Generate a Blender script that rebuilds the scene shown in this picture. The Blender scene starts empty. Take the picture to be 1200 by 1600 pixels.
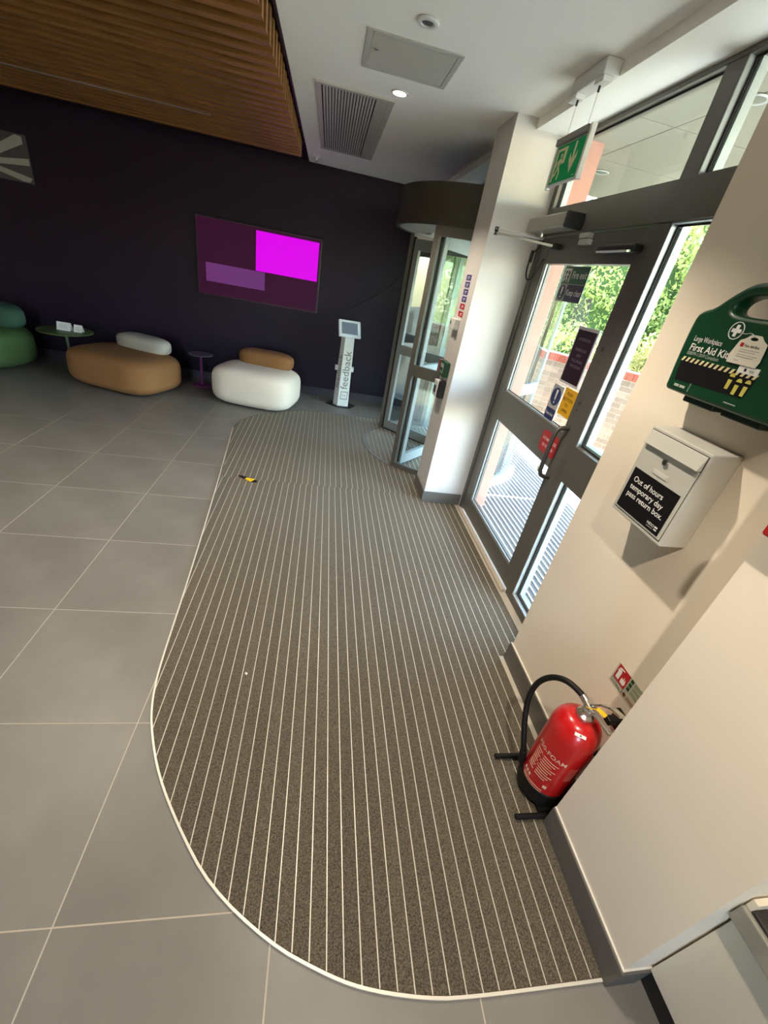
import bpy, bmesh, math, random
import numpy as np
from mathutils import Vector, Matrix

random.seed(7)
rng = np.random.default_rng(7)
sc = bpy.context.scene
COL = sc.collection
PI = math.pi

# ------------------------------------------------------------------ camera
cam_d = bpy.data.cameras.new('camera')
cam = bpy.data.objects.new('camera', cam_d)
COL.objects.link(cam)
RGT = Vector((0.97940, -0.11092, 0.16875))
DWN = Vector((0.08786, -0.51833, -0.85066))
FWD = Vector((0.18182, 0.84796, -0.49790))
m3 = Matrix((RGT, -DWN, -FWD)).transposed()
cam.matrix_world = Matrix.Translation((0, 0, 1.714)) @ m3.to_4x4()
cam_d.sensor_fit = 'HORIZONTAL'
cam_d.sensor_width = 36.0
cam_d.lens = 641.63 / 1200 * 36.0
cam_d.clip_start = 0.02
cam_d.clip_end = 200
sc.camera = cam

# ------------------------------------------------------------------ world, sun, exposure
world = bpy.data.worlds.new('sky')
sc.world = world
world.use_nodes = True
wn = world.node_tree
for n in list(wn.nodes):
    wn.nodes.remove(n)
sky = wn.nodes.new('ShaderNodeTexSky')
sky.sky_type = 'NISHITA'
sky.sun_disc = False
sky.sun_elevation = math.radians(50)
sky.sun_rotation = math.radians(140)
sky.air_density = 1.0
sky.dust_density = 0.8
bg = wn.nodes.new('ShaderNodeBackground')
bg.inputs['Strength'].default_value = 2.1
wo = wn.nodes.new('ShaderNodeOutputWorld')
wn.links.new(sky.outputs[0], bg.inputs[0])
wn.links.new(bg.outputs[0], wo.inputs[0])

sun_d = bpy.data.lights.new('sun', 'SUN')
sun_d.energy = 11.0
sun_d.angle = math.radians(1.0)
sun_d.color = (1.0, 0.97, 0.91)
sun = bpy.data.objects.new('sun', sun_d)
COL.objects.link(sun)
sd = Vector((-0.42, 0.62, -0.85))          # travel direction of the light
sun.rotation_euler = sd.to_track_quat('-Z', 'Y').to_euler()
sun.location = (8, -6, 12)

vs = sc.view_settings
vs.view_transform = 'Standard'
vs.look = 'None'
vs.gamma = 1.0
vs.use_curve_mapping = False
vs.exposure = 0.86
sc.cycles.use_denoising = True
sc.cycles.max_bounces = 10
sc.cycles.diffuse_bounces = 5
sc.cycles.transparent_max_bounces = 16
sc.cycles.sample_clamp_indirect = 6.0

DOWNLIGHT_W = 74.0
LOBBY_W = 60.0


# ------------------------------------------------------------------ materials
MATS = {}


def mat(name, col, rough=0.6, metal=0.0, noise=None, bump=None, spec=None, emit=None,
        stretch=None, rand=0.0, coat=0.0, transl=0.0):
    """noise=(scale, amount, detail) varies the colour; bump=(scale, strength)."""
    if name in MATS:
        return MATS[name]
    m = bpy.data.materials.new(name)
    m.use_nodes = True
    nt = m.node_tree
    b = nt.nodes['Principled BSDF']
    c4 = (*col, 1.0)
    b.inputs['Base Color'].default_value = c4
    b.inputs['Roughness'].default_value = rough
    b.inputs['Metallic'].default_value = metal
    if spec is not None:
        b.inputs['Specular IOR Level'].default_value = spec
    if coat:
        b.inputs['Coat Weight'].default_value = coat
        b.inputs['Coat Roughness'].default_value = 0.15
    if emit:
        b.inputs['Emission Color'].default_value = (*emit[0], 1)
        b.inputs['Emission Strength'].default_value = emit[1]
    tc = None
    if noise or bump:
        tc = nt.nodes.new('ShaderNodeTexCoord')
        mp = nt.nodes.new('ShaderNodeMapping')
        nt.links.new(tc.outputs['Object'], mp.inputs[0])
        if stretch:
            mp.inputs['Scale'].default_value = stretch
    out_col = None
    if noise:
        nz = nt.nodes.new('ShaderNodeTexNoise')
        nz.inputs['Scale'].default_value = noise[0]
        nz.inputs['Detail'].default_value = noise[2] if len(noise) > 2 else 4
        nt.links.new(mp.outputs[0], nz.inputs['Vector'])
        rp = nt.nodes.new('ShaderNodeValToRGB')
        a = noise[1]
        lo = [max(0, v * (1 - a)) for v in col]
        hi = [min(1, v * (1 + a)) for v in col]
        rp.color_ramp.elements[0].color = (*lo, 1)
        rp.color_ramp.elements[1].color = (*hi, 1)
        rp.color_ramp.elements[0].position = 0.3
        rp.color_ramp.elements[1].position = 0.7
        nt.links.new(nz.outputs['Fac'], rp.inputs[0])
        out_col = rp.outputs[0]
    if rand:
        oi = nt.nodes.new('ShaderNodeObjectInfo')
        hs = nt.nodes.new('ShaderNodeHueSaturation')
        mr = nt.nodes.new('ShaderNodeMapRange')
        mr.inputs['To Min'].default_value = 1 - rand
        mr.inputs['To Max'].default_value = 1 + rand
        nt.links.new(oi.outputs['Random'], mr.inputs['Value'])
        nt.links.new(mr.outputs[0], hs.inputs['Value'])
        if out_col:
            nt.links.new(out_col, hs.inputs['Color'])
        else:
            hs.inputs['Color'].default_value = c4
        out_col = hs.outputs[0]
    if out_col:
        nt.links.new(out_col, b.inputs['Base Color'])
    if bump:
        nb = nt.nodes.new('ShaderNodeTexNoise')
        nb.inputs['Scale'].default_value = bump[0]
        nb.inputs['Detail'].default_value = 3
        nt.links.new(mp.outputs[0], nb.inputs['Vector'])
        bp = nt.nodes.new('ShaderNodeBump')
        bp.inputs['Strength'].default_value = bump[1]
        bp.inputs['Distance'].default_value = 0.004
        nt.links.new(nb.outputs['Fac'], bp.inputs['Height'])
        nt.links.new(bp.outputs[0], b.inputs['Normal'])
    if transl:
        tr = nt.nodes.new('ShaderNodeBsdfTranslucent')
        tr.inputs['Color'].default_value = c4
        if out_col:
            nt.links.new(out_col, tr.inputs['Color'])
        mx = nt.nodes.new('ShaderNodeMixShader')
        mx.inputs[0].default_value = transl
        o = nt.nodes['Material Output']
        nt.links.new(b.outputs[0], mx.inputs[1])
        nt.links.new(tr.outputs[0], mx.inputs[2])
        nt.links.new(mx.outputs[0], o.inputs[0])
    MATS[name] = m
    return m


def glass_mat(name, tint=(0.93, 0.97, 0.95), refl=1.5):
    m = bpy.data.materials.new(name)
    m.use_nodes = True
    nt = m.node_tree
    for n in list(nt.nodes):
        nt.nodes.remove(n)
    o = nt.nodes.new('ShaderNodeOutputMaterial')
    tr = nt.nodes.new('ShaderNodeBsdfTransparent')
    tr.inputs[0].default_value = (*tint, 1)
    gl = nt.nodes.new('ShaderNodeBsdfGlossy')
    gl.inputs['Roughness'].default_value = 0.02
    fr = nt.nodes.new('ShaderNodeFresnel')
    ge = nt.nodes.new('ShaderNodeNewGeometry')
    mr = nt.nodes.new('ShaderNodeMapRange')       # same reflectance from both faces of a pane
    mr.inputs['To Min'].default_value = refl
    mr.inputs['To Max'].default_value = 1.0 / refl
    nt.links.new(ge.outputs['Backfacing'], mr.inputs['Value'])
    nt.links.new(mr.outputs[0], fr.inputs['IOR'])
    mx = nt.nodes.new('ShaderNodeMixShader')
    nt.links.new(fr.outputs[0], mx.inputs[0])
    nt.links.new(tr.outputs[0], mx.inputs[1])
    nt.links.new(gl.outputs[0], mx.inputs[2])
    nt.links.new(mx.outputs[0], o.inputs[0])
    MATS[name] = m
    return m


GLASS = glass_mat('clear_glass')
M_TILE = mat('grey_porcelain', (0.208, 0.198, 0.177), 0.42, noise=(3.0, 0.13, 5), rand=0.05, bump=(60, 0.05))
M_GROUT = mat('grout', (0.50, 0.46, 0.385), 0.9)
M_CARPET = mat('mat_carpet', (0.108, 0.092, 0.068), 0.95, noise=(230.0, 0.62, 3), bump=(230, 0.9), rand=0.07, spec=0.1)
M_CARPET.node_tree.nodes['Principled BSDF'].inputs['Sheen Weight'].default_value = 0.26
M_CARPET.node_tree.nodes['Principled BSDF'].inputs['Sheen Roughness'].default_value = 0.5
M_CARPET.node_tree.nodes['Principled BSDF'].inputs['Sheen Tint'].default_value = (0.95, 0.84, 0.64, 1)
M_BAR = mat('mat_aluminium', (0.60, 0.56, 0.48), 0.4, 0.2)
M_TRIM = mat('edge_trim_metal', (0.80, 0.77, 0.68), 0.35, 0.3)
M_WALL = mat('cream_wall_paint', (0.85, 0.76, 0.625), 0.75, noise=(2.0, 0.03), bump=(180, 0.06))
M_PIER = mat('white_wall_paint', (0.63, 0.60, 0.565), 0.6, bump=(180, 0.04))
M_CEIL = mat('white_ceiling_paint', (0.93, 0.91, 0.86), 0.85, bump=(200, 0.03))
M_DARK = mat('aubergine_wall_paint', (0.017, 0.0095, 0.022), 0.5, noise=(1.2, 0.1), spec=0.2)
M_SKIRT = mat('grey_skirting', (0.125, 0.115, 0.10), 0.45)
M_SKIRT_D = mat('dark_skirting', (0.045, 0.038, 0.05), 0.5)
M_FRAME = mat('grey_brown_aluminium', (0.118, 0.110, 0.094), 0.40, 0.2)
M_FRAME_L = mat('pale_daylit_aluminium', (0.37, 0.41, 0.42), 0.4, 0.2)  # paler frame copy; daylight on reveals and beads put into its colour
M_FRAME_D = mat('drum_fascia_metal', (0.052, 0.046, 0.034), 0.5, spec=0.25)
M_GASKET = mat('black_gasket', (0.012, 0.012, 0.012), 0.7)
M_BRUSH = mat('black_brush', (0.015, 0.013, 0.012), 0.95, bump=(200, 1.0))
M_WOOD = mat('oak_slat', (0.25, 0.115, 0.028), 0.5, noise=(9.0, 0.35, 6), stretch=(0.35, 6, 6), rand=0.10)
M_BLACK = mat('black_satin', (0.012, 0.012, 0.013), 0.45)
M_BLACKM = mat('black_tube_paint', (0.008, 0.008, 0.008), 0.4, spec=0.3)
M_STEEL = mat('brushed_steel', (0.55, 0.54, 0.51), 0.28, 0.9)
M_CHROME = mat('chrome', (0.72, 0.70, 0.66), 0.12, 1.0)
M_WHITEP = mat('white_plastic', (0.72, 0.72, 0.69), 0.4)
M_GREYP = mat('grey_plastic', (0.42, 0.42, 0.40), 0.5)
M_VENTBACK = mat('vent_void', (0.02, 0.02, 0.02), 0.9)
M_VENT = mat('vent_paint', (0.50, 0.49, 0.45), 0.5)
M_PANEL = mat('access_panel_paint', (0.50, 0.48, 0.43), 0.7)
M_BOX = mat('letterbox_paint', (0.50, 0.49, 0.44), 0.42)
M_PRINTW = mat('white_print', (0.78, 0.77, 0.74), 0.6)
M_PRINTK = mat('black_print', (0.006, 0.005, 0.007), 0.7, spec=0.15)
M_PRINTG = mat('safety_green_print', (0.0, 0.21, 0.075), 0.45)
M_PRINTGD = mat('dark_green_print', (0.010, 0.075, 0.035), 0.45)
M_PRINTB = mat('safety_blue_print', (0.012, 0.022, 0.115), 0.45)
M_PRINTBD = mat('dark_blue_print', (0.018, 0.016, 0.055), 0.45)
M_PRINTR = mat('safety_red_print', (0.42, 0.006, 0.008), 0.45)
M_PRINTY = mat('safety_yellow_print', (0.80, 0.42, 0.005), 0.5)
M_PRINTC = mat('cream_print', (0.72, 0.62, 0.36), 0.6)
M_GLOWC = mat('photoluminescent_cream', (0.56, 0.55, 0.42), 0.6)
M_MAROON = mat('maroon_print', (0.022, 0.003, 0.013), 0.5, spec=0.2)
M_LILAC = mat('lilac_print', (0.30, 0.22, 0.36), 0.5)
M_KITG = mat('first_aid_green', (0.002, 0.046, 0.017), 0.38, coat=0.15)
M_KITGD = mat('first_aid_green_shell', (0.002, 0.016, 0.008), 0.45)
M_EXT = mat('extinguisher_red', (0.55, 0.008, 0.010), 0.28, coat=0.5)
M_RUBBER = mat('black_rubber', (0.006, 0.0055, 0.005), 0.55, spec=0.3)
M_YELLOW = mat('yellow_plastic', (0.85, 0.55, 0.01), 0.5)
M_TAN = mat('tan_upholstery', (0.29, 0.138, 0.048), 0.85, noise=(160, 0.10, 2), bump=(250, 0.4))
M_OFFW = mat('off_white_upholstery', (0.85, 0.765, 0.66), 0.9, noise=(160, 0.05, 2), bump=(250, 0.4))
M_BEIGE = mat('beige_upholstery', (0.46, 0.42, 0.36), 0.9, noise=(160, 0.06, 2), bump=(250, 0.4))
M_GREEN = mat('green_upholstery', (0.055, 0.115, 0.035), 0.85, noise=(160, 0.10, 2), bump=(250, 0.4))
M_TEAL = mat('teal_upholstery', (0.030, 0.085, 0.055), 0.85, noise=(160, 0.10, 2), bump=(250, 0.4))
M_TABG = mat('olive_green_metal', (0.10, 0.15, 0.045), 0.4)
M_TABGL = mat('green_leg_metal', (0.11, 0.19, 0.10), 0.4)
M_TABP = mat('magenta_metal', (0.20, 0.03, 0.16), 0.4)
M_DESK = mat('cream_laminate', (0.74, 0.67, 0.54), 0.5, bump=(150, 0.05))
M_DESKTOP = mat('black_stone_top', (0.035, 0.032, 0.030), 0.4, noise=(14, 0.6, 5))
M_DESKEDGE = mat('grey_laminate_edge', (0.30, 0.285, 0.24), 0.5)
M_BRICK = mat('buff_brick', (0.27, 0.185, 0.125), 0.9, noise=(30, 0.18, 4), rand=0.22, bump=(90, 0.5))
M_BRICKR = mat('red_brick', (0.30, 0.065, 0.033), 0.85, noise=(30, 0.15, 4), rand=0.15, bump=(90, 0.5))
M_MORTAR = mat('pale_mortar', (0.46, 0.41, 0.33), 0.95)
M_PINK = mat('terracotta_render', (0.42, 0.20, 0.155), 0.85, noise=(12, 0.06))
M_PAVE = mat('pale_paving', (0.44, 0.40, 0.31), 0.9, noise=(5, 0.12))
M_OUTMAT = mat('outdoor_mat_rubber', (0.13, 0.126, 0.122), 0.9, noise=(200, 0.2))
M_OUTBAR = mat('outdoor_mat_bar', (0.86, 0.88, 0.90), 0.4, 0.1)
M_SOFFIT = mat('soffit_panel', (0.215, 0.20, 0.15), 0.7, rand=0.03)
M_KERB = mat('white_kerb', (0.78, 0.80, 0.80), 0.6)
M_LEAFY = mat('yellow_green_leaf', (0.38, 0.42, 0.12), 0.6, noise=(3.0, 0.35, 2), transl=0.35)
M_LEAFG = mat('green_leaf', (0.26, 0.34, 0.11), 0.6, noise=(2.0, 0.35, 2), transl=0.35)
M_LEAFO = mat('golden_leaf', (0.60, 0.50, 0.16), 0.6, noise=(4.0, 0.4, 2), transl=0.3)
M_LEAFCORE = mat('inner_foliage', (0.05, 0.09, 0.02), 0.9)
M_BARK = mat('bark', (0.10, 0.075, 0.05), 0.9, bump=(40, 0.8))
M_LAWN = mat('lawn', (0.22, 0.28, 0.07), 0.95, noise=(8, 0.25))
M_LAMP = mat('lamp_diffuser', (0.9, 0.85, 0.75), 0.5, emit=((1.0, 0.86, 0.66), 22.0))
M_LAMPOFF = mat('unlit_lens', (0.10, 0.10, 0.10), 0.3)
M_SCREEN = mat('screen_dim_maroon', (0.01, 0.002, 0.008), 0.5, spec=0.1, emit=((0.017, 0.002, 0.011), 1.0))
M_SCRM = mat('screen_magenta', (0.01, 0.0, 0.01), 0.5, spec=0.1, emit=((0.40, 0.0, 0.46), 1.0))
M_SCRL = mat('screen_purple', (0.01, 0.0, 0.01), 0.5, spec=0.1, emit=((0.075, 0.019, 0.088), 1.0))
M_TABLET = mat('tablet_screen', (0.03, 0.04, 0.05), 0.15, emit=((0.10, 0.13, 0.15), 0.6))
M_FLAGBG = mat('slate_sign', (0.06, 0.06, 0.065), 0.6)
M_LED = mat('green_led', (0.3, 0.9, 0.2), 0.4, emit=((0.4, 1.0, 0.2), 4.0))


# ------------------------------------------------------------------ builders
def wloc(o):
    v = Vector((0, 0, 0))
    while o is not None:
        v += o.location
        o = o.parent
    return v


def tag(o, label=None, cat=None, group=None, kind=None):
    if label:
        o['label'] = label
    if cat:
        o['category'] = cat
    if group:
        o['group'] = group
    if kind:
        o['kind'] = kind
    return o


def empty(name, loc, label=None, cat=None, group=None, kind=None):
    o = bpy.data.objects.new(name, None)
    o.empty_display_size = 0.1
    COL.objects.link(o)
    o.location = loc
    return tag(o, label, cat, group, kind)


class MB:
    def __init__(s):
        s.v, s.f = [], []

    def add(s, vs_, fs_):
        n = len(s.v)
        s.v += [tuple(map(float, p)) for p in vs_]
        s.f += [tuple(i + n for i in f) for f in fs_]
        return s

    def box(s, x0, x1, y0, y1, z0, z1):
        x0, x1 = min(x0, x1), max(x0, x1)
        y0, y1 = min(y0, y1), max(y0, y1)
        z0, z1 = min(z0, z1), max(z0, z1)
        return s.add([(x0, y0, z0), (x1, y0, z0), (x1, y1, z0), (x0, y1, z0),
                      (x0, y0, z1), (x1, y0, z1), (x1, y1, z1), (x0, y1, z1)],
                     [(3, 2, 1, 0), (4, 5, 6, 7), (0, 1, 5, 4), (1, 2, 6, 5), (2, 3, 7, 6), (3, 0, 4, 7)])

    def obox(s, O, u, v, n, a0, a1, b0, b1, c0, c1):
        """box in the frame O,u,v,n"""
        O, u, v, n = map(Vector, (O, u, v, n))
        P = lambda a, b, c: O + u * a + v * b + n * c
        pts = [P(a0, b0, c0), P(a1, b0, c0), P(a1, b1, c0), P(a0, b1, c0),
               P(a0, b0, c1), P(a1, b0, c1), P(a1, b1, c1), P(a0, b1, c1)]
        return s.add(pts, [(3, 2, 1, 0), (4, 5, 6, 7), (0, 1, 5, 4), (1, 2, 6, 5), (2, 3, 7, 6), (3, 0, 4, 7)])

    def prism(s, pts3a, pts3b):
        """two loops with the same count, capped"""
        n = len(pts3a)
        fs_ = [tuple(range(n - 1, -1, -1)), tuple(range(n, 2 * n))]
        for i in range(n):
            j = (i + 1) % n
            fs_.append((i, j, n + j, n + i))
        return s.add(list(pts3a) + list(pts3b), fs_)

    def plan(s, poly, z0, z1):
        return s.prism([(x, y, z0) for x, y in poly], [(x, y, z1) for x, y in poly])

    def frame_poly(s, O, u, v, n, poly, c0, c1):
        O, u, v, n = map(Vector, (O, u, v, n))
        return s.prism([O + u * a + v * b + n * c0 for a, b in poly],
                       [O + u * a + v * b + n * c1 for a, b in poly])

    def tube(s, path, r, n=12, cap=True, radii=None):
        path = [Vector(p) for p in path]
        k = len(path)
        rings = []
        up = None
        for i, p in enumerate(path):
            t = (path[min(i + 1, k - 1)] - path[max(i - 1, 0)]).normalized()
            if up is None:
                up = Vector((0, 0, 1)) if abs(t.z) < 0.9 else Vector((1, 0, 0))
            a = t.cross(up)
            if a.length < 1e-6:
                a = t.orthogonal()
            a.normalize()
            b = t.cross(a).normalized()
            up = -b if (-b).dot(up) > 0 else b
            rr = radii[i] if radii else r
            rings.append([p + (a * math.cos(q) + b * math.sin(q)) * rr
                          for q in [2 * PI * j / n for j in range(n)]])
        vs_ = [q for rg in rings for q in rg]
        fs_ = []
        for i in range(k - 1):
            for j in range(n):
                j2 = (j + 1) % n
                fs_.append((i * n + j, i * n + j2, (i + 1) * n + j2, (i + 1) * n + j))
        if cap:
            fs_.append(tuple(range(n - 1, -1, -1)))
            fs_.append(tuple((k - 1) * n + j for j in range(n)))
        return s.add(vs_, fs_)

    def cyl(s, p0, p1, r, n=20):
        return s.tube([p0, p1], r, n)

    def lathe(s, c, prof, n=40):
        """prof: (radius, z) from bottom to top about the vertical through c"""
        cx, cy = c[0], c[1]
        cz = c[2] if len(c) > 2 else 0
        vs_ = []
        for r, z in prof:
            for j in range(n):
                q = 2 * PI * j / n
                vs_.append((cx + r * math.cos(q), cy + r * math.sin(q), cz + z))
        fs_ = []
        for i in range(len(prof) - 1):
            for j in range(n):
                j2 = (j + 1) % n
                fs_.append((i * n + j, i * n + j2, (i + 1) * n + j2, (i + 1) * n + j))
        fs_.append(tuple(range(n - 1, -1, -1)))
        fs_.append(tuple((len(prof) - 1) * n + j for j in range(n)))
        return s.add(vs_, fs_)

    def sector(s, c, r0, r1, a0, a1, z0, z1, n=16):
        """curved wall between two radii; angles in degrees"""
        A = [math.radians(a0 + (a1 - a0) * i / n) for i in range(n + 1)]
        poly = [(c[0] + r1 * math.cos(a), c[1] + r1 * math.sin(a)) for a in A]
        inner = [(c[0] + r0 * math.cos(a), c[1] + r0 * math.sin(a)) for a in A]
        vs_ = []
        for z in (z0, z1):
            vs_ += [(x, y, z) for x, y in poly] + [(x, y, z) for x, y in inner]
        m = n + 1
        o0, i0, o1, i1 = 0, m, 2 * m, 3 * m
        fs_ = []
        for k in range(n):
            fs_ += [(o0 + k, o0 + k + 1, o1 + k + 1, o1 + k), (i0 + k + 1, i0 + k, i1 + k, i1 + k + 1),
                    (o1 + k, o1 + k + 1, i1 + k + 1, i1 + k), (o0 + k + 1, o0 + k, i0 + k, i0 + k + 1)]
        fs_ += [(o0, o1, i1, i0), (i0 + n, i1 + n, o1 + n, o0 + n)]
        return s.add(vs_, fs_)

    def build(s, name, m, parent=None, smooth=False, bevel=0.0, seg=2, kind=None):
        L = wloc(parent) if parent is not None else Vector((0, 0, 0))
        me = bpy.data.meshes.new(name)
        me.from_pydata([(x - L.x, y - L.y, z - L.z) for x, y, z in s.v], [], s.f)
        bm = bmesh.new()
        bm.from_mesh(me)
        bmesh.ops.recalc_face_normals(bm, faces=bm.faces)
        bm.to_mesh(me)
        bm.free()
        me.materials.append(m)
        if smooth:
            me.polygons.foreach_set('use_smooth', [True] * len(me.polygons))
        me.update()
        o = bpy.data.objects.new(name, me)
        COL.objects.link(o)
        if parent is not None:
            o.parent = parent
        if bevel:
            b = o.modifiers.new('bevel', 'BEVEL')
            b.width = bevel
            b.segments = seg
            b.limit_method = 'ANGLE'
            b.angle_limit = math.radians(40)
        if smooth and not bevel:
            try:
                me.set_sharp_from_angle(angle=math.radians(42))
            except Exception:
                pass
        if kind:
            o['kind'] = kind
        return o


def struct(o, label=None):
    o['kind'] = 'structure'
    if label:
        o['label'] = label
    return o


def B(*a):
    return MB().box(*a)


TEXTS = {}


def text_mesh(txt, size, bold=0.0, align='LEFT', spacing=1.0):
    key = (txt, size, bold, align)
    c = bpy.data.curves.new('lettering', 'FONT')
    c.body = txt
    c.size = size
    c.align_x = align
    c.offset = bold * size
    c.space_line = spacing
    c.extrude = 0.0
    c.resolution_u = 3
    o = bpy.data.objects.new('lettering_tmp', c)
    me = bpy.data.meshes.new_from_object(o)
    bpy.data.objects.remove(o)
    bpy.data.curves.remove(c)
    return me


def put_text(parent, txt, size, O, u, v, n, a, b, off, m, bold=0.0, align='LEFT', width=None, spacing=0.9, name='lettering'):
    me = text_mesh(txt, size, bold, align, spacing)
    O, u, v, n = map(Vector, (O, u, v, n))
    xs = [p.co.x for p in me.vertices]
    sx = 1.0
    if width and xs:
        sx = width / max(1e-6, (max(xs) - min(xs)))
    L = wloc(parent)
    org = O + u * a + v * b + n * off - L
    for p in me.vertices:
        x, y = p.co.x * sx, p.co.y
        p.co = org + u * x + v * y
    me.materials.clear()
    me.materials.append(m)
    me.name = name
    o = bpy.data.objects.new(name, me)
    COL.objects.link(o)
    o.parent = parent
    return o


def disc(O, u, v, n, a, b, r, c0, c1, k=28, ry=None):
    ry = ry or r
    return [(a + r * math.cos(2 * PI * i / k), b + ry * math.sin(2 * PI * i / k)) for i in range(k)]


class Sign:
    """a flat plate in the frame u (right), v (up), n (out of the wall); O is its lower left corner"""

    def __init__(s, name, label, cat, O, u, v, n, w, h, m, t=0.0015, group=None, plate='plate'):
        s.O, s.u, s.v, s.n = map(Vector, (O, u, v, n))
        s.w, s.h, s.t = w, h, t
        s.root = empty(name, s.O + s.u * (w / 2), label, cat, group)
        MB().obox(s.O, s.u, s.v, s.n, 0, w, 0, h, 0, t).build(plate, m, s.root)
        s.lift = t

    def poly(s, name, pts, m, d=0.0006):
        for p in (pts if isinstance(pts[0][0], (tuple, list)) else [pts]):
            pass
        mb = MB()
        loops = pts if isinstance(pts[0][0], (tuple, list)) else [pts]
        for lp in loops:
            mb.frame_poly(s.O, s.u, s.v, s.n, lp, s.lift - 0.0002, s.lift + d)
        return mb.build(name, m, s.root)

    def rect(s, name, a0, a1, b0, b1, m, d=0.0006):
        return s.poly(name, [(a0, b0), (a1, b0), (a1, b1), (a0, b1)], m, d)

    def disc(s, name, a, b, r, m, d=0.0006, ry=None):
        return s.poly(name, disc(None, None, None, None, a, b, r, 0, 0, 28, ry), m, d)

    def text(s, txt, size, a, b, m, bold=0.0, align='LEFT', width=None, off=0.0012, spacing=0.9):
        return put_text(s.root, txt, size, s.O, s.u, s.v, s.n, a, b, s.lift + off, m, bold, align, width, spacing)


# frame for things on a wall whose face looks to -X (the entrance side)
UX, VX, NX = Vector((0, -1, 0)), Vector((0, 0, 1)), Vector((-1, 0, 0))
# frame for things on a wall whose face looks to -Y (the far wall)
UY, VY, NY = Vector((1, 0, 0)), Vector((0, 0, 1)), Vector((0, -1, 0))

# ================================================================== THE SETTING
ZC = 2.645          # white ceiling
YB = 6.175          # far wall
XL, YR = -6.2, -4.6

# ---- entrance mat outline (inside)
LOWER = [(-0.872, 4.42), (-0.861, 4.30), (-0.723, 2.88), (-0.640, 1.90), (-0.606, 1.42), (-0.592, 1.27), (-0.565, 1.13),
         (-0.523, 1.015), (-0.45, 0.865), (-0.33, 0.695), (-0.195, 0.535), (0.0, 0.397), (0.148, 0.329),
         (0.262, 0.288), (0.42, 0.258), (0.55, 0.246), (1.5, 0.246)]
UPPER = [(-0.872, 4.42), (-0.858, 4.58), (-0.82, 4.72), (-0.74, 4.87), (-0.62, 5.01), (-0.48, 5.13),
         (-0.33, 5.24), (-0.18, 5.31), (0.0, 5.345), (0.6, 5.37), (1.5, 5.385)]


def interp(poly, x):
    for (x0, y0), (x1, y1) in zip(poly, poly[1:]):
        if x0 <= x <= x1:
            return y0 + (y1 - y0) * (x - x0) / max(1e-9, x1 - x0)
    return poly[0][1] if x < poly[0][0] else poly[-1][1]


# ---- floor: grout bed with one object for each tile
floor = struct(B(XL, 1.40, YR, YB, -0.12, -0.0010).build('floor', M_GROUT), 'grey porcelain tiled lobby floor with pale joints')
TX0, TY0, TS = 0.003, 0.473, 0.6
g = 0.0023
tile_me = None


def mat_covers(x0, x1, y0, y1):
    for i in range(5):
        x = x0 + (x1 - x0) * i / 4
        if x < -0.86:
            return False
        if y0 < interp(LOWER, x) + 0.01 or y1 > interp(UPPER, x) - 0.01:
            return False
    return True


ix0 = int(math.floor((XL - TX0) / TS)) + 1
for ix in range(ix0, 3):
    for iy in range(-8, 10):
        x0, y0 = TX0 + ix * TS, TY0 + iy * TS
        x1, y1 = x0 + TS, y0 + TS
        if y0 >= YB or mat_covers(x0, x1, y0, y1):
            continue
        cx1, cy1 = min(x1, 1.38), min(y1, YB - 0.002)
        if cx1 - x0 < 0.05 or cy1 - y0 < 0.02 or y0 < YR:
            continue
        full = abs(cx1 - x1) < 1e-6 and abs(cy1 - y1) < 1e-6
        if full and tile_me:
            o = bpy.data.objects.new('tile', tile_me)
            COL.objects.link(o)
        else:
            mb = MB().box(g, cx1 - x0 - g, g, cy1 - y0 - g, -0.0028, 0.0)
            o = mb.build('tile', M_TILE)
            if full:
                tile_me = o.data
        o.location = (x0, y0, 0)
        o.parent = floor

# ---- ceiling
CEIL_X0 = -0.335
ceil_ = struct(MB().box(CEIL_X0, 1.60, YR, YB, ZC, ZC + 0.12).build('ceiling', M_CEIL), 'white plasterboard ceiling over the entrance')
MB().box(XL, CEIL_X0, 5.27, YB, ZC, ZC + 0.12).build('ceiling_strip', M_DARK, ceil_)
MB().box(XL, CEIL_X0, YR, 5.27, ZC + 0.10, ZC + 0.22).build('slat_backing', M_BLACK, ceil_)
struct(MB().box(1.140, 1.45, 1.437, 3.175, 2.593, ZC).build('trim_1', M_CEIL), 'shallow plaster bulkhead above the entrance door')
struct(MB().box(1.140, 1.45, 3.53, YB, 2.593, ZC).build('trim_2', M_CEIL), 'shallow plaster bulkhead above the revolving door')
# black edge between white ceiling and timber slats
struct(MB().box(CEIL_X0 - 0.014, CEIL_X0, 1.2, 5.27, ZC - 0.004, ZC + 0.10).box(XL, CEIL_X0 - 0.014, 5.258, 5.27, ZC - 0.004, ZC + 0.1)
       .build('trim_3', M_BLACK), 'black shadow trim along the edge of the timber slat ceiling')

# timber slat ceiling, each slat a part
slats = empty('slat_ceiling', (-3.2, 3.2, 2.52), 'oak slat ceiling raft hanging over the lounge seats', 'ceiling raft')
slat_me = None
ny = 0
y = 5.235
while y > 0.7:
    if slat_me is None:
        o = MB().box(XL + 0.1, -0.362, y - 0.052, y, 2.52, 2.645).build('slat', M_WOOD, slats)
        slat_me, y_first = o.data, y
    else:
        o = bpy.data.objects.new('slat', slat_me)
        COL.objects.link(o)
        o.parent = slats
        o.location = (0, y - y_first, 0)
    y -= 0.1265
# linear light slot in the slats
sl = MB().box(-4.6, -1.0, 4.425, 4.450, 2.5165, 2.532).build('light_slot', mat('slot_diffuser', (0.32, 0.31, 0.33), 0.5), slats)
MB().box(-1.0, -0.985, 4.425, 4.450, 2.516, 2.532).build('slot_end_cap', M_BLACK, slats)

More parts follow.
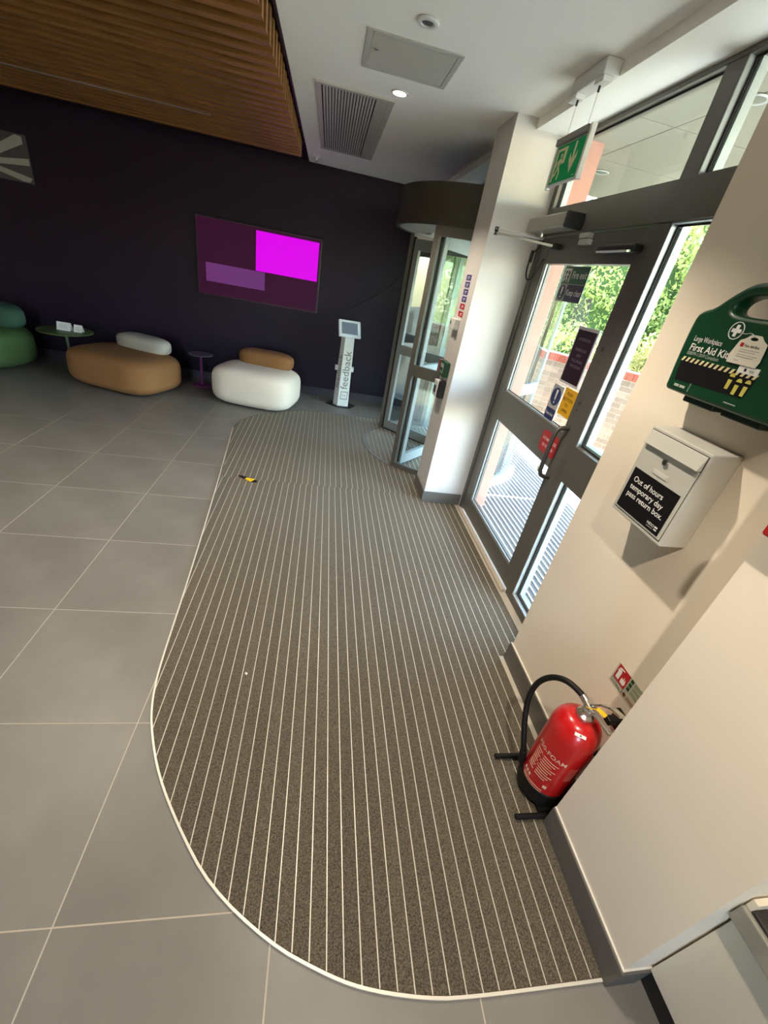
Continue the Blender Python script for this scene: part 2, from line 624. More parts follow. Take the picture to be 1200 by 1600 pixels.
# ---- walls
struct(MB().box(XL, 1.6, YB, YB + 0.15, 0, 2.85).build('wall_back', M_DARK), 'dark aubergine far wall behind the lounge seats')
struct(MB().box(XL - 0.15, XL, YR, YB + 0.15, 0, 2.85).build('wall_left', M_WALL))
rear = MB()
rear.box(XL, -1.5, YR - 0.15, YR, 0, 2.85).box(-0.4, 1.6, YR - 0.15, YR, 0, 2.85)
rear.box(-1.5, -0.4, YR - 0.15, YR, 0, 0.7).box(-1.5, -0.4, YR - 0.15, YR, 2.5, 2.85)  # unseen opening added in the rear wall for daylight fill
struct(rear.build('wall_rear', M_WALL))
struct(MB().box(1.008, 1.6, 0.243, 0.66, 0, 2.645).build('wall_right', M_WALL), 'cream wall end nearest the viewpoint')
struct(MB().box(1.15, 1.6, 0.66, 1.437, 0, 2.645).build('wall_right_recess', M_WALL), 'recessed cream wall beside the entrance door')
struct(MB().box(1.26, 1.6, YR, 0.243, 0, 2.645).build('wall_right_rear', M_WALL))
struct(MB().box(1.006, 1.47, 3.175, 3.53, 0, 2.645).build('wall_pier', M_PIER), 'white painted pier between the two doors')
struct(MB().box(1.36, 1.47, 5.42, YB, 0, 2.593).build('wall_right_far', M_DARK))

# ---- skirtings
H = 0.118
struct(MB().plan([(0.996, 0.232), (0.996, 0.66), (1.008, 0.66), (1.008, 0.243), (1.10, 0.243), (1.10, 0.232)], 0.0, H)
       .build('baseboard_right', M_SKIRT, bevel=0.0015, seg=1), 'grey skirting on the near cream wall')
struct(MB().box(1.138, 1.15, 0.66, 1.449, 0, H).build('baseboard_recess', M_SKIRT, bevel=0.0015, seg=1))
struct(MB().plan([(0.994, 3.163), (0.994, 3.53), (1.006, 3.53), (1.006, 3.175), (1.352, 3.175), (1.352, 3.163)], 0.0, 0.105)
       .build('baseboard_pier', M_SKIRT, bevel=0.0015, seg=1), 'grey skirting around the white pier')
M_SEAL = mat('white_sealant', (0.74, 0.71, 0.64), 0.6)
for nm_, pts_, z_ in (('baseboard_right', [(1.002, 0.238), (1.002, 0.66), (1.0079, 0.66), (1.0079, 0.2429), (1.10, 0.2429), (1.10, 0.238)], H),
                      ('baseboard_recess', [(1.143, 0.66), (1.1499, 0.66), (1.1499, 1.446), (1.143, 1.446)], H)):
    MB().plan(pts_, z_, z_ + 0.004).build('sealant_bead', M_SEAL, bpy.data.objects[nm_])
struct(MB().box(XL, 1.36, YB - 0.014, YB, 0, 0.10).build('baseboard_back', M_SKIRT_D, bevel=0.002, seg=1))

# ================================================================== entrance mat
emat = empty('entrance_mat', (0.3, 2.6, 0), 'dark ribbed entrance mat with rounded corners inside the doors', 'mat')
PITCH, BARW = 0.0497, 0.0034
YJ = 3.262
xs0 = 0.003 - 0.0497 * 18 + 0.0135      # bar centres


def strip_ranges(xa, xb):
    """floor ranges of the mat between xa and xb"""
    xm = 0.5 * (xa + xb)
    out = []
    def lo(x): return interp(LOWER, x)
    def hi(x): return interp(UPPER, x)
    if xm < 0.990:
        out.append((lo(xa), lo(xb), hi(xa), hi(xb)))
    elif xm < 1.133:
        out.append((0.665, 0.665, 3.158, 3.158))
        out.append((3.54, 3.54, hi(xa), hi(xb)))
    elif xm < 1.325:
        out.append((1.452, 1.452, 3.158, 3.158))
        out.append((3.70, 3.70, 5.24, 5.24))
    else:
        out.append((3.70, 3.70, 5.24, 5.24))
    res = []
    for a, b, c, d in out:
        if min(c, d) - max(a, b) < 0.02:
            continue
        if max(a, b) < YJ - 0.05 and min(c, d) > YJ + 0.05:
            res.append((a, b, YJ + 0.0035, YJ + 0.0035, 0))
            res.append((YJ - 0.0035, YJ - 0.0035, c, d, 1))
        else:
            res.append((a, b, c, d, 1 if min(a, b) > YJ - 0.02 else 0))
    return res


k = 0
x = xs0
while x < 1.36:
    xa, xb = max(x + BARW / 2, -0.868), x + PITCH - BARW / 2
    if xb > -0.866 and xb - xa > 0.004:
        for a, b, c, d, far in strip_ranges(xa, xb):
            dx = 0.011 * far
            bot = [(xa + dx, a, ), (xb + dx, b)]
            poly = [(xa + dx, a + 0.004), (xb + dx, b + 0.004), (xb + dx, d - 0.004), (xa + dx, c - 0.004)]
            if far:
                hi0, hi1 = interp(UPPER, xa + dx) - 0.004, interp(UPPER, xb + dx) - 0.004
                if xa < 0.99:
                    poly[2] = (xb + dx, hi1)
                    poly[3] = (xa + dx, hi0)
            MB().plan(poly, 0.0008, 0.0075).build('carpet_strip', M_CARPET, emat)
        for a, b, c, d, far in strip_ranges(x - BARW / 2, x + BARW / 2):
            if x < -0.85:
                continue
            dx = 0.011 * far
            c2 = min(c, interp(UPPER, x + dx) - 0.006) if far else c
            MB().box(x + dx - BARW / 2, x + dx + BARW / 2, max(a, b) + 0.006, min(c2, d) - 0.004, 0.0008, 0.0085).build('metal_bar', M_BAR, emat)
    x += PITCH
# trim around the curved edge
def offset_strip(pts, w, z0, z1, name, m, parent):
    mb = MB()
    L, Rr = [], []
    for i, p in enumerate(pts):
        q0, q1 = Vector(pts[max(i - 1, 0)]), Vector(pts[min(i + 1, len(pts) - 1)])
        t = (q1 - q0).normalized()
        nrm = Vector((-t.y, t.x))
        L.append(Vector(p) + nrm * w / 2)
        Rr.append(Vector(p) - nrm * w / 2)
    vs_ = [(p.x, p.y, z0) for p in L] + [(p.x, p.y, z0) for p in Rr] + [(p.x, p.y, z1) for p in L] + [(p.x, p.y, z1) for p in Rr]
    k_ = len(pts)
    fs_ = []
    for i in range(k_ - 1):
        fs_ += [(2 * k_ + i, 2 * k_ + i + 1, 3 * k_ + i + 1, 3 * k_ + i), (i + 1, i, k_ + i, k_ + i + 1),
                (i, i + 1, 2 * k_ + i + 1, 2 * k_ + i), (k_ + i + 1, k_ + i, 3 * k_ + i, 3 * k_ + i + 1)]
    fs_ += [(0, k_, 3 * k_, 2 * k_), (k_ - 1, 2 * k_ - 1 + 0, 4 * k_ - 1, 3 * k_ - 1)]
    return mb.add(vs_, fs_).build(name, m, parent)


def smooth_pl(pts, it=2):
    for _ in range(it):
        q = [pts[0]]
        for a, b in zip(pts, pts[1:]):
            q.append((a[0] * .75 + b[0] * .25, a[1] * .75 + b[1] * .25))
            q.append((a[0] * .25 + b[0] * .75, a[1] * .25 + b[1] * .75))
        q.append(pts[-1])
        pts = q
    return pts


EDGE_NEAR = [(p[0], p[1]) for p in LOWER if 0.98 > p[0]] + [(0.994, 0.246)]
offset_strip(smooth_pl(EDGE_NEAR), 0.0075, 0.0006, 0.0092, 'edge_trim', M_TRIM, emat)
EDGE_FAR = [(p[0], p[1]) for p in UPPER if p[0] < 0.7] + [(0.84, 5.378)]
offset_strip(smooth_pl(EDGE_FAR), 0.004, 0.0006, 0.0085, 'edge_trim', M_FRAME, emat)
# small dropped things on the mat
tape = empty('hazard_tape_scrap', (-0.516, 3.243, 0.0086), 'twisted scrap of yellow and black hazard tape lying on the mat', 'tape scrap')
def ribbon(p0, p1, w0, w1, z, m, name, tw=0.0):
    a, b = Vector(p0), Vector(p1)
    t = (b - a).normalized()
    nr = Vector((-t.y, t.x, 0))
    lo = [a + nr * w0, b + nr * w1, b - nr * w1, a - nr * w0]
    hts = [z + tw, z + 0.002, z + 0.004 + tw, z]
    MB().prism([Vector((p.x, p.y, 0.0088)) for p in lo], [Vector((p.x, p.y, 0.0098 + h)) for p, h in zip(lo, hts)]).build(name, m, tape)
ribbon((-0.605, 3.300, 0), (-0.545, 3.262, 0), 0.009, 0.020, 0.001, M_BLACK, 'black_stripe', 0.002)
ribbon((-0.545, 3.262, 0), (-0.482, 3.228, 0), 0.012, 0.032, 0.001, M_YELLOW, 'yellow_stripe', 0.003)
ribbon((-0.482, 3.228, 0), (-0.448, 3.214, 0), 0.028, 0.010, 0.001, M_BLACK, 'black_stripe', 0.002)
lint = MB().add([(-0.222, 1.305, .0088), (-0.212, 1.299, .0088), (-0.209, 1.309, .0088), (-0.219, 1.316, .0088), (-0.215, 1.307, .014)],
                [(0, 1, 4), (1, 2, 4), (2, 3, 4), (3, 0, 4), (3, 2, 1, 0)]).build('lint_speck', M_PRINTW)
tag(lint, 'tiny white crumb of lint on the middle of the mat', 'lint')

# ================================================================== door screen: door_1 and window_1
XF, XG, XBK = 1.36, 1.394, 1.42
door = struct(empty('door_1', (XF, 2.55, 0)), 'grey brown glazed aluminium swing door with pull handle')
win = struct(empty('window_1', (XF, 1.9, 0)), 'grey brown aluminium screen with transom lights and sidelight around the swing door')


def bar(name, y0, y1, z0, z1, parent, x0=XF, x1=XBK, m=None, bevel=0.003):
    return MB().box(x0, x1, y0, y1, z0, z1).build(name, m or M_FRAME, parent, bevel=bevel)


# screen frame
bar('jamb', 3.115, 3.168, 0.0, 2.585, win)
bar('jamb', 3.105, 3.115, 0.0, 2.09, win, x0=1.375)
bar('head', 1.445, 3.115, 2.570, 2.592, win)
bar('transom', 1.445, 3.115, 2.087, 2.235, win, x0=1.352)
bar('mullion', 1.915, 1.995, 0.0, 2.087, win)
bar('mullion', 1.890, 1.985, 2.235, 2.570, win)
bar('jamb', 1.440, 1.490, 0.0, 2.570, win)
bar('rail', 1.490, 1.915, 0.895, 1.100, win, x0=1.352)
bar('sill_rail', 1.490, 1.915, 0.0, 0.055, win)
# reveal linings, pale colour painting in the daylight on the mullion sides
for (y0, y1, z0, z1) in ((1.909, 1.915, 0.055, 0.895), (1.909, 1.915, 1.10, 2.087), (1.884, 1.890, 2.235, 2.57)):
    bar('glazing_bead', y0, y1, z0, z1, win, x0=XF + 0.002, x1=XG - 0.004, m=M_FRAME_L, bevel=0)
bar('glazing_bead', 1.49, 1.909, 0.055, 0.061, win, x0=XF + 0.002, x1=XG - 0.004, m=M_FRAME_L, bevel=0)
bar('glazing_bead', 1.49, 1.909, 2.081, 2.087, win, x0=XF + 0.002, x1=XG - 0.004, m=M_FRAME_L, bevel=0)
for (y0, y1, z0, z1) in ((1.490, 1.909, 0.061, 0.895), (1.490, 1.909, 1.10, 2.081), (1.490, 1.884, 2.235, 2.57), (1.985, 3.115, 2.235, 2.57)):
    # black gasket outline then the pane
    gk = MB()
    w = 0.008
    for xx in (XG - 0.006,):
        gk.box(xx, xx + 0.004, y0, y1, z0, z0 + w).box(xx, xx + 0.004, y0, y1, z1 - w, z1)
        gk.box(xx, xx + 0.004, y0, y0 + w, z0 + w, z1 - w).box(xx, xx + 0.004, y1 - w, y1, z0 + w, z1 - w)
    pane = MB().box(XG, XG + 0.006, y0, y1, z0, z1).build('pane', GLASS, win)
    gk.build('gasket', M_GASKET, pane)
    # outer bead of the pane, its pale colour painting in the outside light
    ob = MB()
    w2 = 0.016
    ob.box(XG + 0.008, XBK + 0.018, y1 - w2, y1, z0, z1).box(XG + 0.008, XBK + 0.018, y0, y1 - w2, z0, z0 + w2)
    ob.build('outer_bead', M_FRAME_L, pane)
# threshold
MB().box(1.325, 1.356, 1.995, 3.10, 0.0008, 0.022).build('threshold', mat('threshold_metal', (0.60, 0.52, 0.42), 0.4, 0.2), win, bevel=0.002)
# the leaf
LX0, LX1 = 1.366, 1.42


def lbar(name, y0, y1, z0, z1, m=None, x0=LX0, x1=LX1, bevel=0.002):
    return MB().box(x0, x1, y0, y1, z0, z1).build(name, m or M_FRAME, door, bevel=bevel)


lbar('stile', 2.985, 3.104, 0.025, 2.080)
lbar('stile', 1.998, 2.085, 0.025, 2.080)
lbar('top_rail', 2.085, 2.985, 1.935, 2.080)
lbar('middle_rail', 2.085, 2.985, 0.895, 1.110)
lbar('bottom_rail', 2.085, 2.985, 0.025, 0.165)
for z0, z1 in ((0.165, 0.895), (1.110, 1.935)):
    pane = MB().box(1.390, 1.396, 2.085, 2.985, z0, z1).build('pane', GLASS, door)
    bd = MB()
    w = 0.012
    bd.box(1.376, 1.389, 2.973, 2.985, z0, z1).box(1.376, 1.389, 2.085, 2.973, z0, z0 + 0.009).box(1.376, 1.389, 2.085, 2.095, z0 + .009, z1)
    bd.build('glazing_bead', M_FRAME_L, pane)
    gk = MB()
    gk.box(1.3895, 1.3925, 2.966, 2.973, z0 + .009, z1).box(1.3895, 1.3925, 2.095, 2.966, z0 + 0.009, z0 + 0.014)
    gk.build('gasket', M_GASKET, pane)
# pull handle
hp = [(1.366, 2.040, 1.150), (1.335, 2.040, 1.150), (1.312, 2.042, 1.143), (1.299, 2.044, 1.120), (1.297, 2.046, 1.00),
      (1.299, 2.046, 0.885), (1.312, 2.045, 0.860), (1.335, 2.043, 0.852), (1.366, 2.043, 0.852)]
hd = MB().tube([(p[0], p[1], p[2]) for p in hp], 0.0125, 14).build('pull_handle', mat('handle_grey', (0.075, 0.072, 0.066), 0.35, 0.3), door, smooth=True)
MB().obox((1.2835, 2.05, 0.88), (0, -1, 0), (0, 0, 1), (-1, 0, 0), -0.007, 0.007, 0, 0.035, -0.0005, 0.001).build('white_tag', M_PRINTW, hd)
for zc, dx in ((1.57, 0), (1.30, 0), (1.262, 0)):
    MB().lathe((0, 0, 0), [(0.001, 0), (0.011, 0), (0.011, 0.006), (0.006, 0.012), (0.001, 0.012)], 14)
    MB().cyl((1.3665, 2.035, zc), (1.358, 2.035, zc), 0.010 if zc > 1.5 else 0.006, 14).build('fixing_stud', M_FRAME, door, smooth=True)
# sensor bar on the leaf
sb = MB().box(1.315, 1.366, 2.035, 2.335, 1.978, 2.012).build('sensor_bar', M_BLACK, door, bevel=0.010, seg=3)
MB().box(1.311, 1.3165, 2.05, 2.325, 1.976, 1.984).build('sensor_lens_highlight', mat('sensor_lens_highlight', (0.80, 0.82, 0.82), 0.25, 0.2), sb)  # bright highlight along the lens put into its pale colour
MB().box(1.3095, 1.3135, 2.055, 2.065, 1.977, 1.983).build('indicator_light', M_LED, sb)
# door contact
dc = empty('door_contact', (1.36, 2.55, 2.03), 'small pale grey two-piece door contact above the swing door', 'door contact')
MB().box(1.335, 1.366, 2.50, 2.595, 2.052, 2.078).build('upper_half', M_GREYP, dc, bevel=0.003)
MB().box(1.335, 1.366, 2.49, 2.585, 2.022, 2.049).build('lower_half', M_GREYP, dc, bevel=0.003)

# door operator with folding arm
op = empty('door_operator', (1.30, 2.9, 2.1), 'dark grey automatic door operator box with folding steel arm over the swing door', 'door operator')
MB().box(1.248, 1.352, 2.650, 3.150, 2.096, 2.168).build('housing', mat('operator_housing', (0.42, 0.40, 0.35), 0.35, 0.3), op, bevel=0.008, seg=3)
MB().box(1.246, 1.354, 2.628, 2.652, 2.093, 2.171).build('end_cap', M_BLACK, op, bevel=0.008, seg=3)
MB().cyl((1.30, 3.02, 2.055), (1.30, 3.02, 2.097), 0.012, 16).build('spindle', M_STEEL, op, smooth=True)
EL = Vector((1.005, 3.02, 2.058))
a1 = MB()
d = (EL - Vector((1.30, 3.02, 2.058))).normalized()
n_ = Vector((-d.y, d.x, 0))
a1.obox(Vector((1.30, 3.02, 2.062)), d, n_, Vector((0, 0, 1)), -0.02, (EL - Vector((1.30, 3.02, 2.058))).length + 0.01, -0.012, 0.012, -0.006, 0.006)
a1.build('upper_arm', M_STEEL, op, bevel=0.002)
E2 = Vector((1.362, 2.85, 2.020))
E1 = Vector((1.005, 3.02, 2.040))
d = (E2 - E1).normalized()
n_ = Vector((-d.y, d.x, 0)).normalized()
MB().obox(E1, d, n_, d.cross(n_), -0.012, (E2 - E1).length - 0.03, -0.012, 0.012, -0.007, 0.007).build('forearm', M_STEEL, op, bevel=0.002)
MB().cyl((EL.x, EL.y, 2.030), (EL.x, EL.y, 2.072), 0.013, 16).build('elbow_pivot', M_BLACK, op, smooth=True)
MB().box(1.322, 1.366, 2.825, 2.875, 2.005, 2.035).build('door_bracket', M_BLACK, op, bevel=0.004)
# looped cable beside the jamb
cb = empty('door_loop_cable', (1.345, 3.09, 1.83), 'black looped cable hanging beside the swing door hinge', 'cable')
cp = [(1.345, 3.06, 2.06), (1.34, 3.085, 2.02), (1.335, 3.15, 1.99), (1.33, 3.155, 1.93), (1.33, 3.15, 1.875), (1.33, 3.12, 1.84), (1.33, 3.08, 1.828),
      (1.335, 3.035, 1.845), (1.34, 3.01, 1.885), (1.35, 3.005, 1.93), (1.362, 3.01, 1.96)]


def smooth3(pts, it=2):
    pts = [Vector(p) for p in pts]
    for _ in range(it):
        q = [pts[0]]
        for a, b in zip(pts, pts[1:]):
            q += [a * .75 + b * .25, a * .25 + b * .75]
        q.append(pts[-1])
        pts = q
    return pts


MB().tube(smooth3(cp), 0.0045, 8).build('cable', M_RUBBER, cb, smooth=True)
MB().cyl((1.335, 3.152, 1.935), (1.335, 3.152, 2.005), 0.011, 12).build('connector', M_BLACK, cb, smooth=True)

# ---- signs on the swing door
XS = 1.3885
# fire exit / keep clear (outer pane face)
s = Sign('fire_exit_sign', 'dark green Fire exit and blue Keep clear sign high on the door glass', 'sign',
         (XS - 0.0005, 2.725, 1.743), UX, VX, NX, 0.282, 0.184, mat('sign_grey', (0.30, 0.30, 0.29), 0.5), 0.0012)
s.rect('green_field', 0.095, 0.280, 0.094, 0.180, M_PRINTGD)
s.rect('green_field', 0.002, 0.090, 0.094, 0.180, M_PRINTGD)
s.rect('blue_field', 0.095, 0.280, 0.002, 0.090, M_PRINTBD)
s.disc('blue_disc', 0.046, 0.046, 0.040, M_PRINTBD)
s.text('Fire exit', 0.052, 0.108, 0.122, M_PRINTW, 0.004, width=0.160)
s.text('Keep clear', 0.046, 0.104, 0.034, M_PRINTW, 0.004, width=0.168)
s.poly('exclamation_mark', [[(0.041, 0.036), (0.051, 0.036), (0.055, 0.076), (0.037, 0.076)], [(0.041, 0.018), (0.051, 0.018), (0.051, 0.029), (0.041, 0.029)]], M_PRINTW, 0.0012)


def running_man(sg, name, a, b, h, m, d=0.0012):
    """simple running figure and doorway, height h"""
    k = h
    q = lambda pts: [(a + x * k, b + y * k) for x, y in pts]
    head = q([(0.50 + 0.075 * math.cos(t), 0.86 + 0.075 * math.sin(t)) for t in [2 * PI * i / 12 for i in range(12)]])
    body = q([(0.40, 0.75), (0.56, 0.78), (0.52, 0.48), (0.36, 0.45)])
    arm1 = q([(0.54, 0.76), (0.72, 0.60), (0.68, 0.54), (0.50, 0.68)])
    arm2 = q([(0.40, 0.74), (0.22, 0.66), (0.16, 0.52), (0.23, 0.50), (0.28, 0.60), (0.42, 0.64)])
    leg1 = q([(0.44, 0.48), (0.54, 0.46), (0.68, 0.30), (0.62, 0.04), (0.54, 0.05), (0.57, 0.28)])
    leg2 = q([(0.36, 0.48), (0.46, 0.44), (0.34, 0.22), (0.12, 0.16), (0.10, 0.24), (0.28, 0.30)])
    return sg.poly(name, [head, body, arm1, arm2, leg1, leg2], m, d)


s.poly('doorway', [[(0.012, 0.100), (0.026, 0.100), (0.026, 0.172), (0.012, 0.172)], [(0.026, 0.160), (0.078, 0.160), (0.078, 0.172), (0.026, 0.172)], [(0.078, 0.100), (0.086, 0.100), (0.086, 0.172), (0.078, 0.172)]], M_PRINTW, 0.0010)
running_man(s, 'running_figure', 0.018, 0.098, 0.066, M_PRINTW)
# attention notice
s = Sign('attention_notice', 'maroon attention notice in a clear holder on the door glass', 'sign',
         (1.3835, 2.334, 1.343), UX, VX, NX, 0.202, 0.300, mat('holder_white', (0.66, 0.65, 0.68), 0.3), 0.003)
s.rect('printed_sheet', 0.008, 0.190, 0.012, 0.284, M_MAROON)
s.text('ATTENTION', 0.021, 0.100, 0.232, M_LILAC, 0.002, 'CENTER', width=0.115)
s.text('PLEASE DO', 0.020, 0.100, 0.180, M_LILAC, 0.002, 'CENTER', width=0.112)
s.text('NOT', 0.020, 0.100, 0.151, M_LILAC, 0.002, 'CENTER')
s.text('PULL/PUSH', 0.020, 0.100, 0.122, M_LILAC, 0.002, 'CENTER', width=0.108)
s.text('THIS DOOR', 0.020, 0.100, 0.094, M_LILAC, 0.002, 'CENTER', width=0.112)
# keep clear pictogram
s = Sign('keep_clear_sticker', 'white sticker with blue exclamation disc low on the door glass', 'sign',
         (1.3840, 2.369, 1.1125), UX, VX, NX, 0.118, 0.208, mat('sticker_grey', (0.42, 0.41, 0.42), 0.5), 0.0015)
s.disc('blue_disc', 0.059, 0.142, 0.052, M_PRINTB)
s.poly('exclamation_mark', [[(0.053, 0.124), (0.065, 0.124), (0.070, 0.182), (0.048, 0.182)], [(0.053, 0.104), (0.065, 0.104), (0.065, 0.116), (0.053, 0.116)]], M_PRINTW, 0.0012)
s.rect('blue_field', 0.006, 0.112, 0.006, 0.072, M_PRINTB)
s.text('Keep clear', 0.026, 0.059, 0.032, M_PRINTW, 0.004, 'CENTER', width=0.088)
# push button notice
s = Sign('push_button_notice', 'yellow push button to open notice beside the door stile', 'sign',
         (1.3840, 2.237, 1.181), UX, VX, NX, 0.130, 0.150, M_PRINTY, 0.0015)
for i, t_ in enumerate(('PUSH', 'BUTTON', 'TO', 'OPEN')):
    s.text(t_, 0.025, 0.0625, 0.114 - 0.031 * i, M_PRINTK, 0.004, 'CENTER')
# red automatic door sticker on the middle rail
s = Sign('automatic_door_sticker', 'red automatic door sticker on the middle rail behind the handle', 'sign',
         (1.3645, 2.268, 0.945), UX, VX, NX, 0.20, 0.128, M_FRAME, 0.0004)
s.poly('red_octagon', [(0.02, 0), (0.18, 0), (0.2, 0.02), (0.2, 0.108), (0.18, 0.128), (0.02, 0.128), (0, 0.108), (0, 0.02)], M_PRINTR)
s.text('AUTOMATIC DOOR', 0.026, 0.10, 0.072, M_PRINTW, 0.003, 'CENTER', width=0.165)
s.text('DO NOT PUSH', 0.026, 0.10, 0.034, M_PRINTW, 0.003, 'CENTER', width=0.13)

# ================================================================== revolving door: door_2
RC, RR = (1.43, 4.475), 0.855
rev = struct(empty('door_2', (RC[0], RC[1], 0)), 'revolving door with bronze drum canopy and glazed wings')


def at(ang, r):
    t = math.radians(ang)
    return (RC[0] + r * math.cos(t), RC[1] + r * math.sin(t))


ZD = 2.10
MB().sector(RC, RR - 0.02, RR + 0.015, 90.6, 269.4, ZD, 2.375, 40).build('canopy_fascia', M_FRAME_D, rev, smooth=True)
MB().sector(RC, RR - 0.02, RR + 0.015, -89.4, 89.4, ZD, 2.375, 40).build('canopy_fascia', M_FRAME_D, rev, smooth=True)
MB().lathe((RC[0], RC[1], 0), [(RR - 0.021, ZD + 0.006), (RR - 0.021, ZD + 0.05)], 64).build('canopy_underside', mat('canopy_underside', (0.36, 0.34, 0.30), 0.4), rev)
MB().lathe((RC[0], RC[1], 0), [(RR - 0.021, 2.33), (RR - 0.021, 2.372)], 64).build('canopy_top', M_FRAME_D, rev)
for ang, r in ((150, 0.55), (200, 0.55), (135, 0.35)):
    p = at(ang, r)
    MB().lathe((p[0], p[1], 0), [(0.045, ZD - 0.004), (0.045, ZD + 0.006)], 20).build('canopy_spotlight', M_STEEL, rev)
# fixed curved side panels
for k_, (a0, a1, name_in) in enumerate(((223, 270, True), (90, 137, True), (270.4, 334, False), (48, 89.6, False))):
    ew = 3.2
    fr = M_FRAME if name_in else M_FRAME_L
    MB().sector(RC, RR - 0.03, RR + 0.012, a0, a0 + ew, 0.0, ZD, 3).build('side_post', fr, rev)
    MB().sector(RC, RR - 0.03, RR + 0.012, a1 - ew, a1, 0.0, ZD, 3).build('side_post', fr, rev)
    for z0, z1, nm in ((0.0, 0.06, 'bottom_rail'), (0.935, 1.035, 'middle_rail'), (2.03, ZD, 'top_rail')):
        MB().sector(RC, RR - 0.025, RR + 0.010, a0 + ew, a1 - ew, z0, z1, 12).build(nm, fr, rev)
    for z0, z1 in ((0.06, 0.935), (1.035, 2.03)):
        MB().sector(RC, RR - 0.009, RR - 0.003, a0 + ew, a1 - ew, z0, z1, 12).build('curved_pane', GLASS, rev, smooth=True)
# four wings on a centre shaft
MB().cyl((RC[0], RC[1], 0.01), (RC[0], RC[1], ZD), 0.035, 20).build('centre_shaft', M_FRAME, rev, smooth=True)
for wi, ang in enumerate((226.5, 136, 46, 316)):
    t = math.radians(ang)
    u = Vector((math.cos(t), math.sin(t), 0))
    v = Vector((0, 0, 1))
    n = u.cross(v)
    O = Vector((RC[0], RC[1], 0))
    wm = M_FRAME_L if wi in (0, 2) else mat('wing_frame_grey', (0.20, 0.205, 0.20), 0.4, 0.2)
    wing = MB().obox(O, u, v, n, 0.735, 0.795, 0.03, 2.06, -0.022, 0.022).build('wing_stile', wm, rev, bevel=0.003)
    q = lambda nm, a0, a1, b0, b1, m=wm, c=0.022: MB().obox(O, u, v, n, a0, a1, b0, b1, -c, c).build(nm, m, wing)
    q('hub_stile', 0.04, 0.09, 0.03, 2.06)
    q('wing_bottom_rail', 0.09, 0.735, 0.03, 0.13)
    q('wing_middle_rail', 0.09, 0.735, 0.93, 1.03)
    q('wing_top_rail', 0.09, 0.735, 1.96, 2.06)
    q('wing_pane', 0.09, 0.735, 0.13, 0.93, GLASS, 0.003)
    q('wing_pane', 0.09, 0.735, 1.03, 1.96, GLASS, 0.003)
    q('edge_brush', 0.795, 0.822, 0.012, 2.075, M_BRUSH, 0.007)
    q('bottom_brush', 0.09, 0.795, 0.010, 0.03, M_BRUSH, 0.006)
# push bar on first wing
t = math.radians(226.5)
u = Vector((math.cos(t), math.sin(t), 0))
nn = u.cross(Vector((0, 0, 1)))
O = Vector((RC[0], RC[1], 1.15))
MB().tube([O + u * 0.70 + nn * 0.03, O + u * 0.70 + nn * 0.06, O + u * 0.70 + nn * 0.06 + Vector((0, 0, 0.22)), O + u * 0.70 + nn * 0.03 + Vector((0, 0, 0.22))], 0.01, 10).build('push_bar', M_GREYP, rev, smooth=True)
# floor track and outside kerb
MB().sector(RC, 0.850, 0.880, 139, 221, 0.0086, 0.0125, 40).build('floor_track', mat('track_grey', (0.23, 0.22, 0.21), 0.4, 0.3), rev)
MB().sector(RC, 0.845, 0.93, 272, 340, 0.001, 0.05, 30).build('outside_kerb', M_KERB, rev, bevel=0.006)
# clerestory above the drum
cl = struct(empty('window_2', (1.40, 4.5, 2.38)), 'clerestory glazing strip above the revolving door')
MB().box(1.372, 1.45, 3.53, 5.42, 2.376, 2.41).build('sill_bar', M_FRAME, cl)
MB().box(1.372, 1.45, 3.53, 5.42, 2.565, 2.592).build('head_bar', M_FRAME, cl)
MB().box(1.40, 1.406, 3.53, 5.42, 2.41, 2.565).build('pane', GLASS, cl)
MB().box(1.372, 1.45, 5.34, 5.42, 0.0, 2.376).build('end_post', M_FRAME, cl)
MB().box(1.372, 1.45, 3.53, 3.595, 0.0, 2.376).build('end_post', M_FRAME, cl)

# ================================================================== ceiling fittings
gr = empty('air_grille', (0.06, 4.41, ZC - 0.006), 'long white slatted air grille in the ceiling', 'air grille')
GX0, GX1, GY0, GY1 = -0.186, 0.312, 3.535, 5.30
MB().box(GX0 + 0.03, 0.205, GY0 + 0.03, GY1 - 0.03, ZC - 0.0015, ZC - 0.0005).build('backing', M_VENTBACK, gr)
fr = MB()
fr.box(GX0, GX0 + 0.034, GY0, GY1, ZC - 0.011, ZC).box(0.200, GX1, GY0, GY1, ZC - 0.011, ZC)
fr.box(GX0 + 0.034, 0.200, GY0, GY0 + 0.032, ZC - 0.011, ZC).box(GX0 + 0.034, 0.200, GY1 - 0.032, GY1, ZC - 0.011, ZC)
fr.build('frame', M_VENT, gr)
nb = 17
for i in range(nb):
    xx = GX0 + 0.040 + (0.194 - (GX0 + 0.040)) * (i + 0.5) / nb
    MB().box(xx - 0.0066, xx + 0.0066, GY0 + 0.032, GY1 - 0.032, ZC - 0.010, ZC - 0.0018).build('slat', M_VENT, gr)
for i in range(3):
    xx = 0.222 + i * 0.026
    MB().box(xx, xx + 0.006, GY0 + 0.03, GY1 - 0.03, ZC - 0.0135, ZC - 0.0108).build('blade', M_VENT, gr)
ap = empty('access_panel', (0.306, 2.93, ZC - 0.006), 'cream square access panel in the ceiling', 'access panel')
AX0, AX1, AY0, AY1 = 0.072, 0.540, 2.718, 3.150
fr = MB()
w = 0.028
fr.box(AX0, AX0 + w, AY0, AY1, ZC - 0.006, ZC).box(AX1 - w, AX1, AY0, AY1, ZC - 0.006, ZC)
fr.box(AX0 + w, AX1 - w, AY0, AY0 + w, ZC - 0.006, ZC).box(AX0 + w, AX1 - w, AY1 - w, AY1, ZC - 0.006, ZC)
fr.build('frame', M_VENT, ap, bevel=0.0015, seg=1)
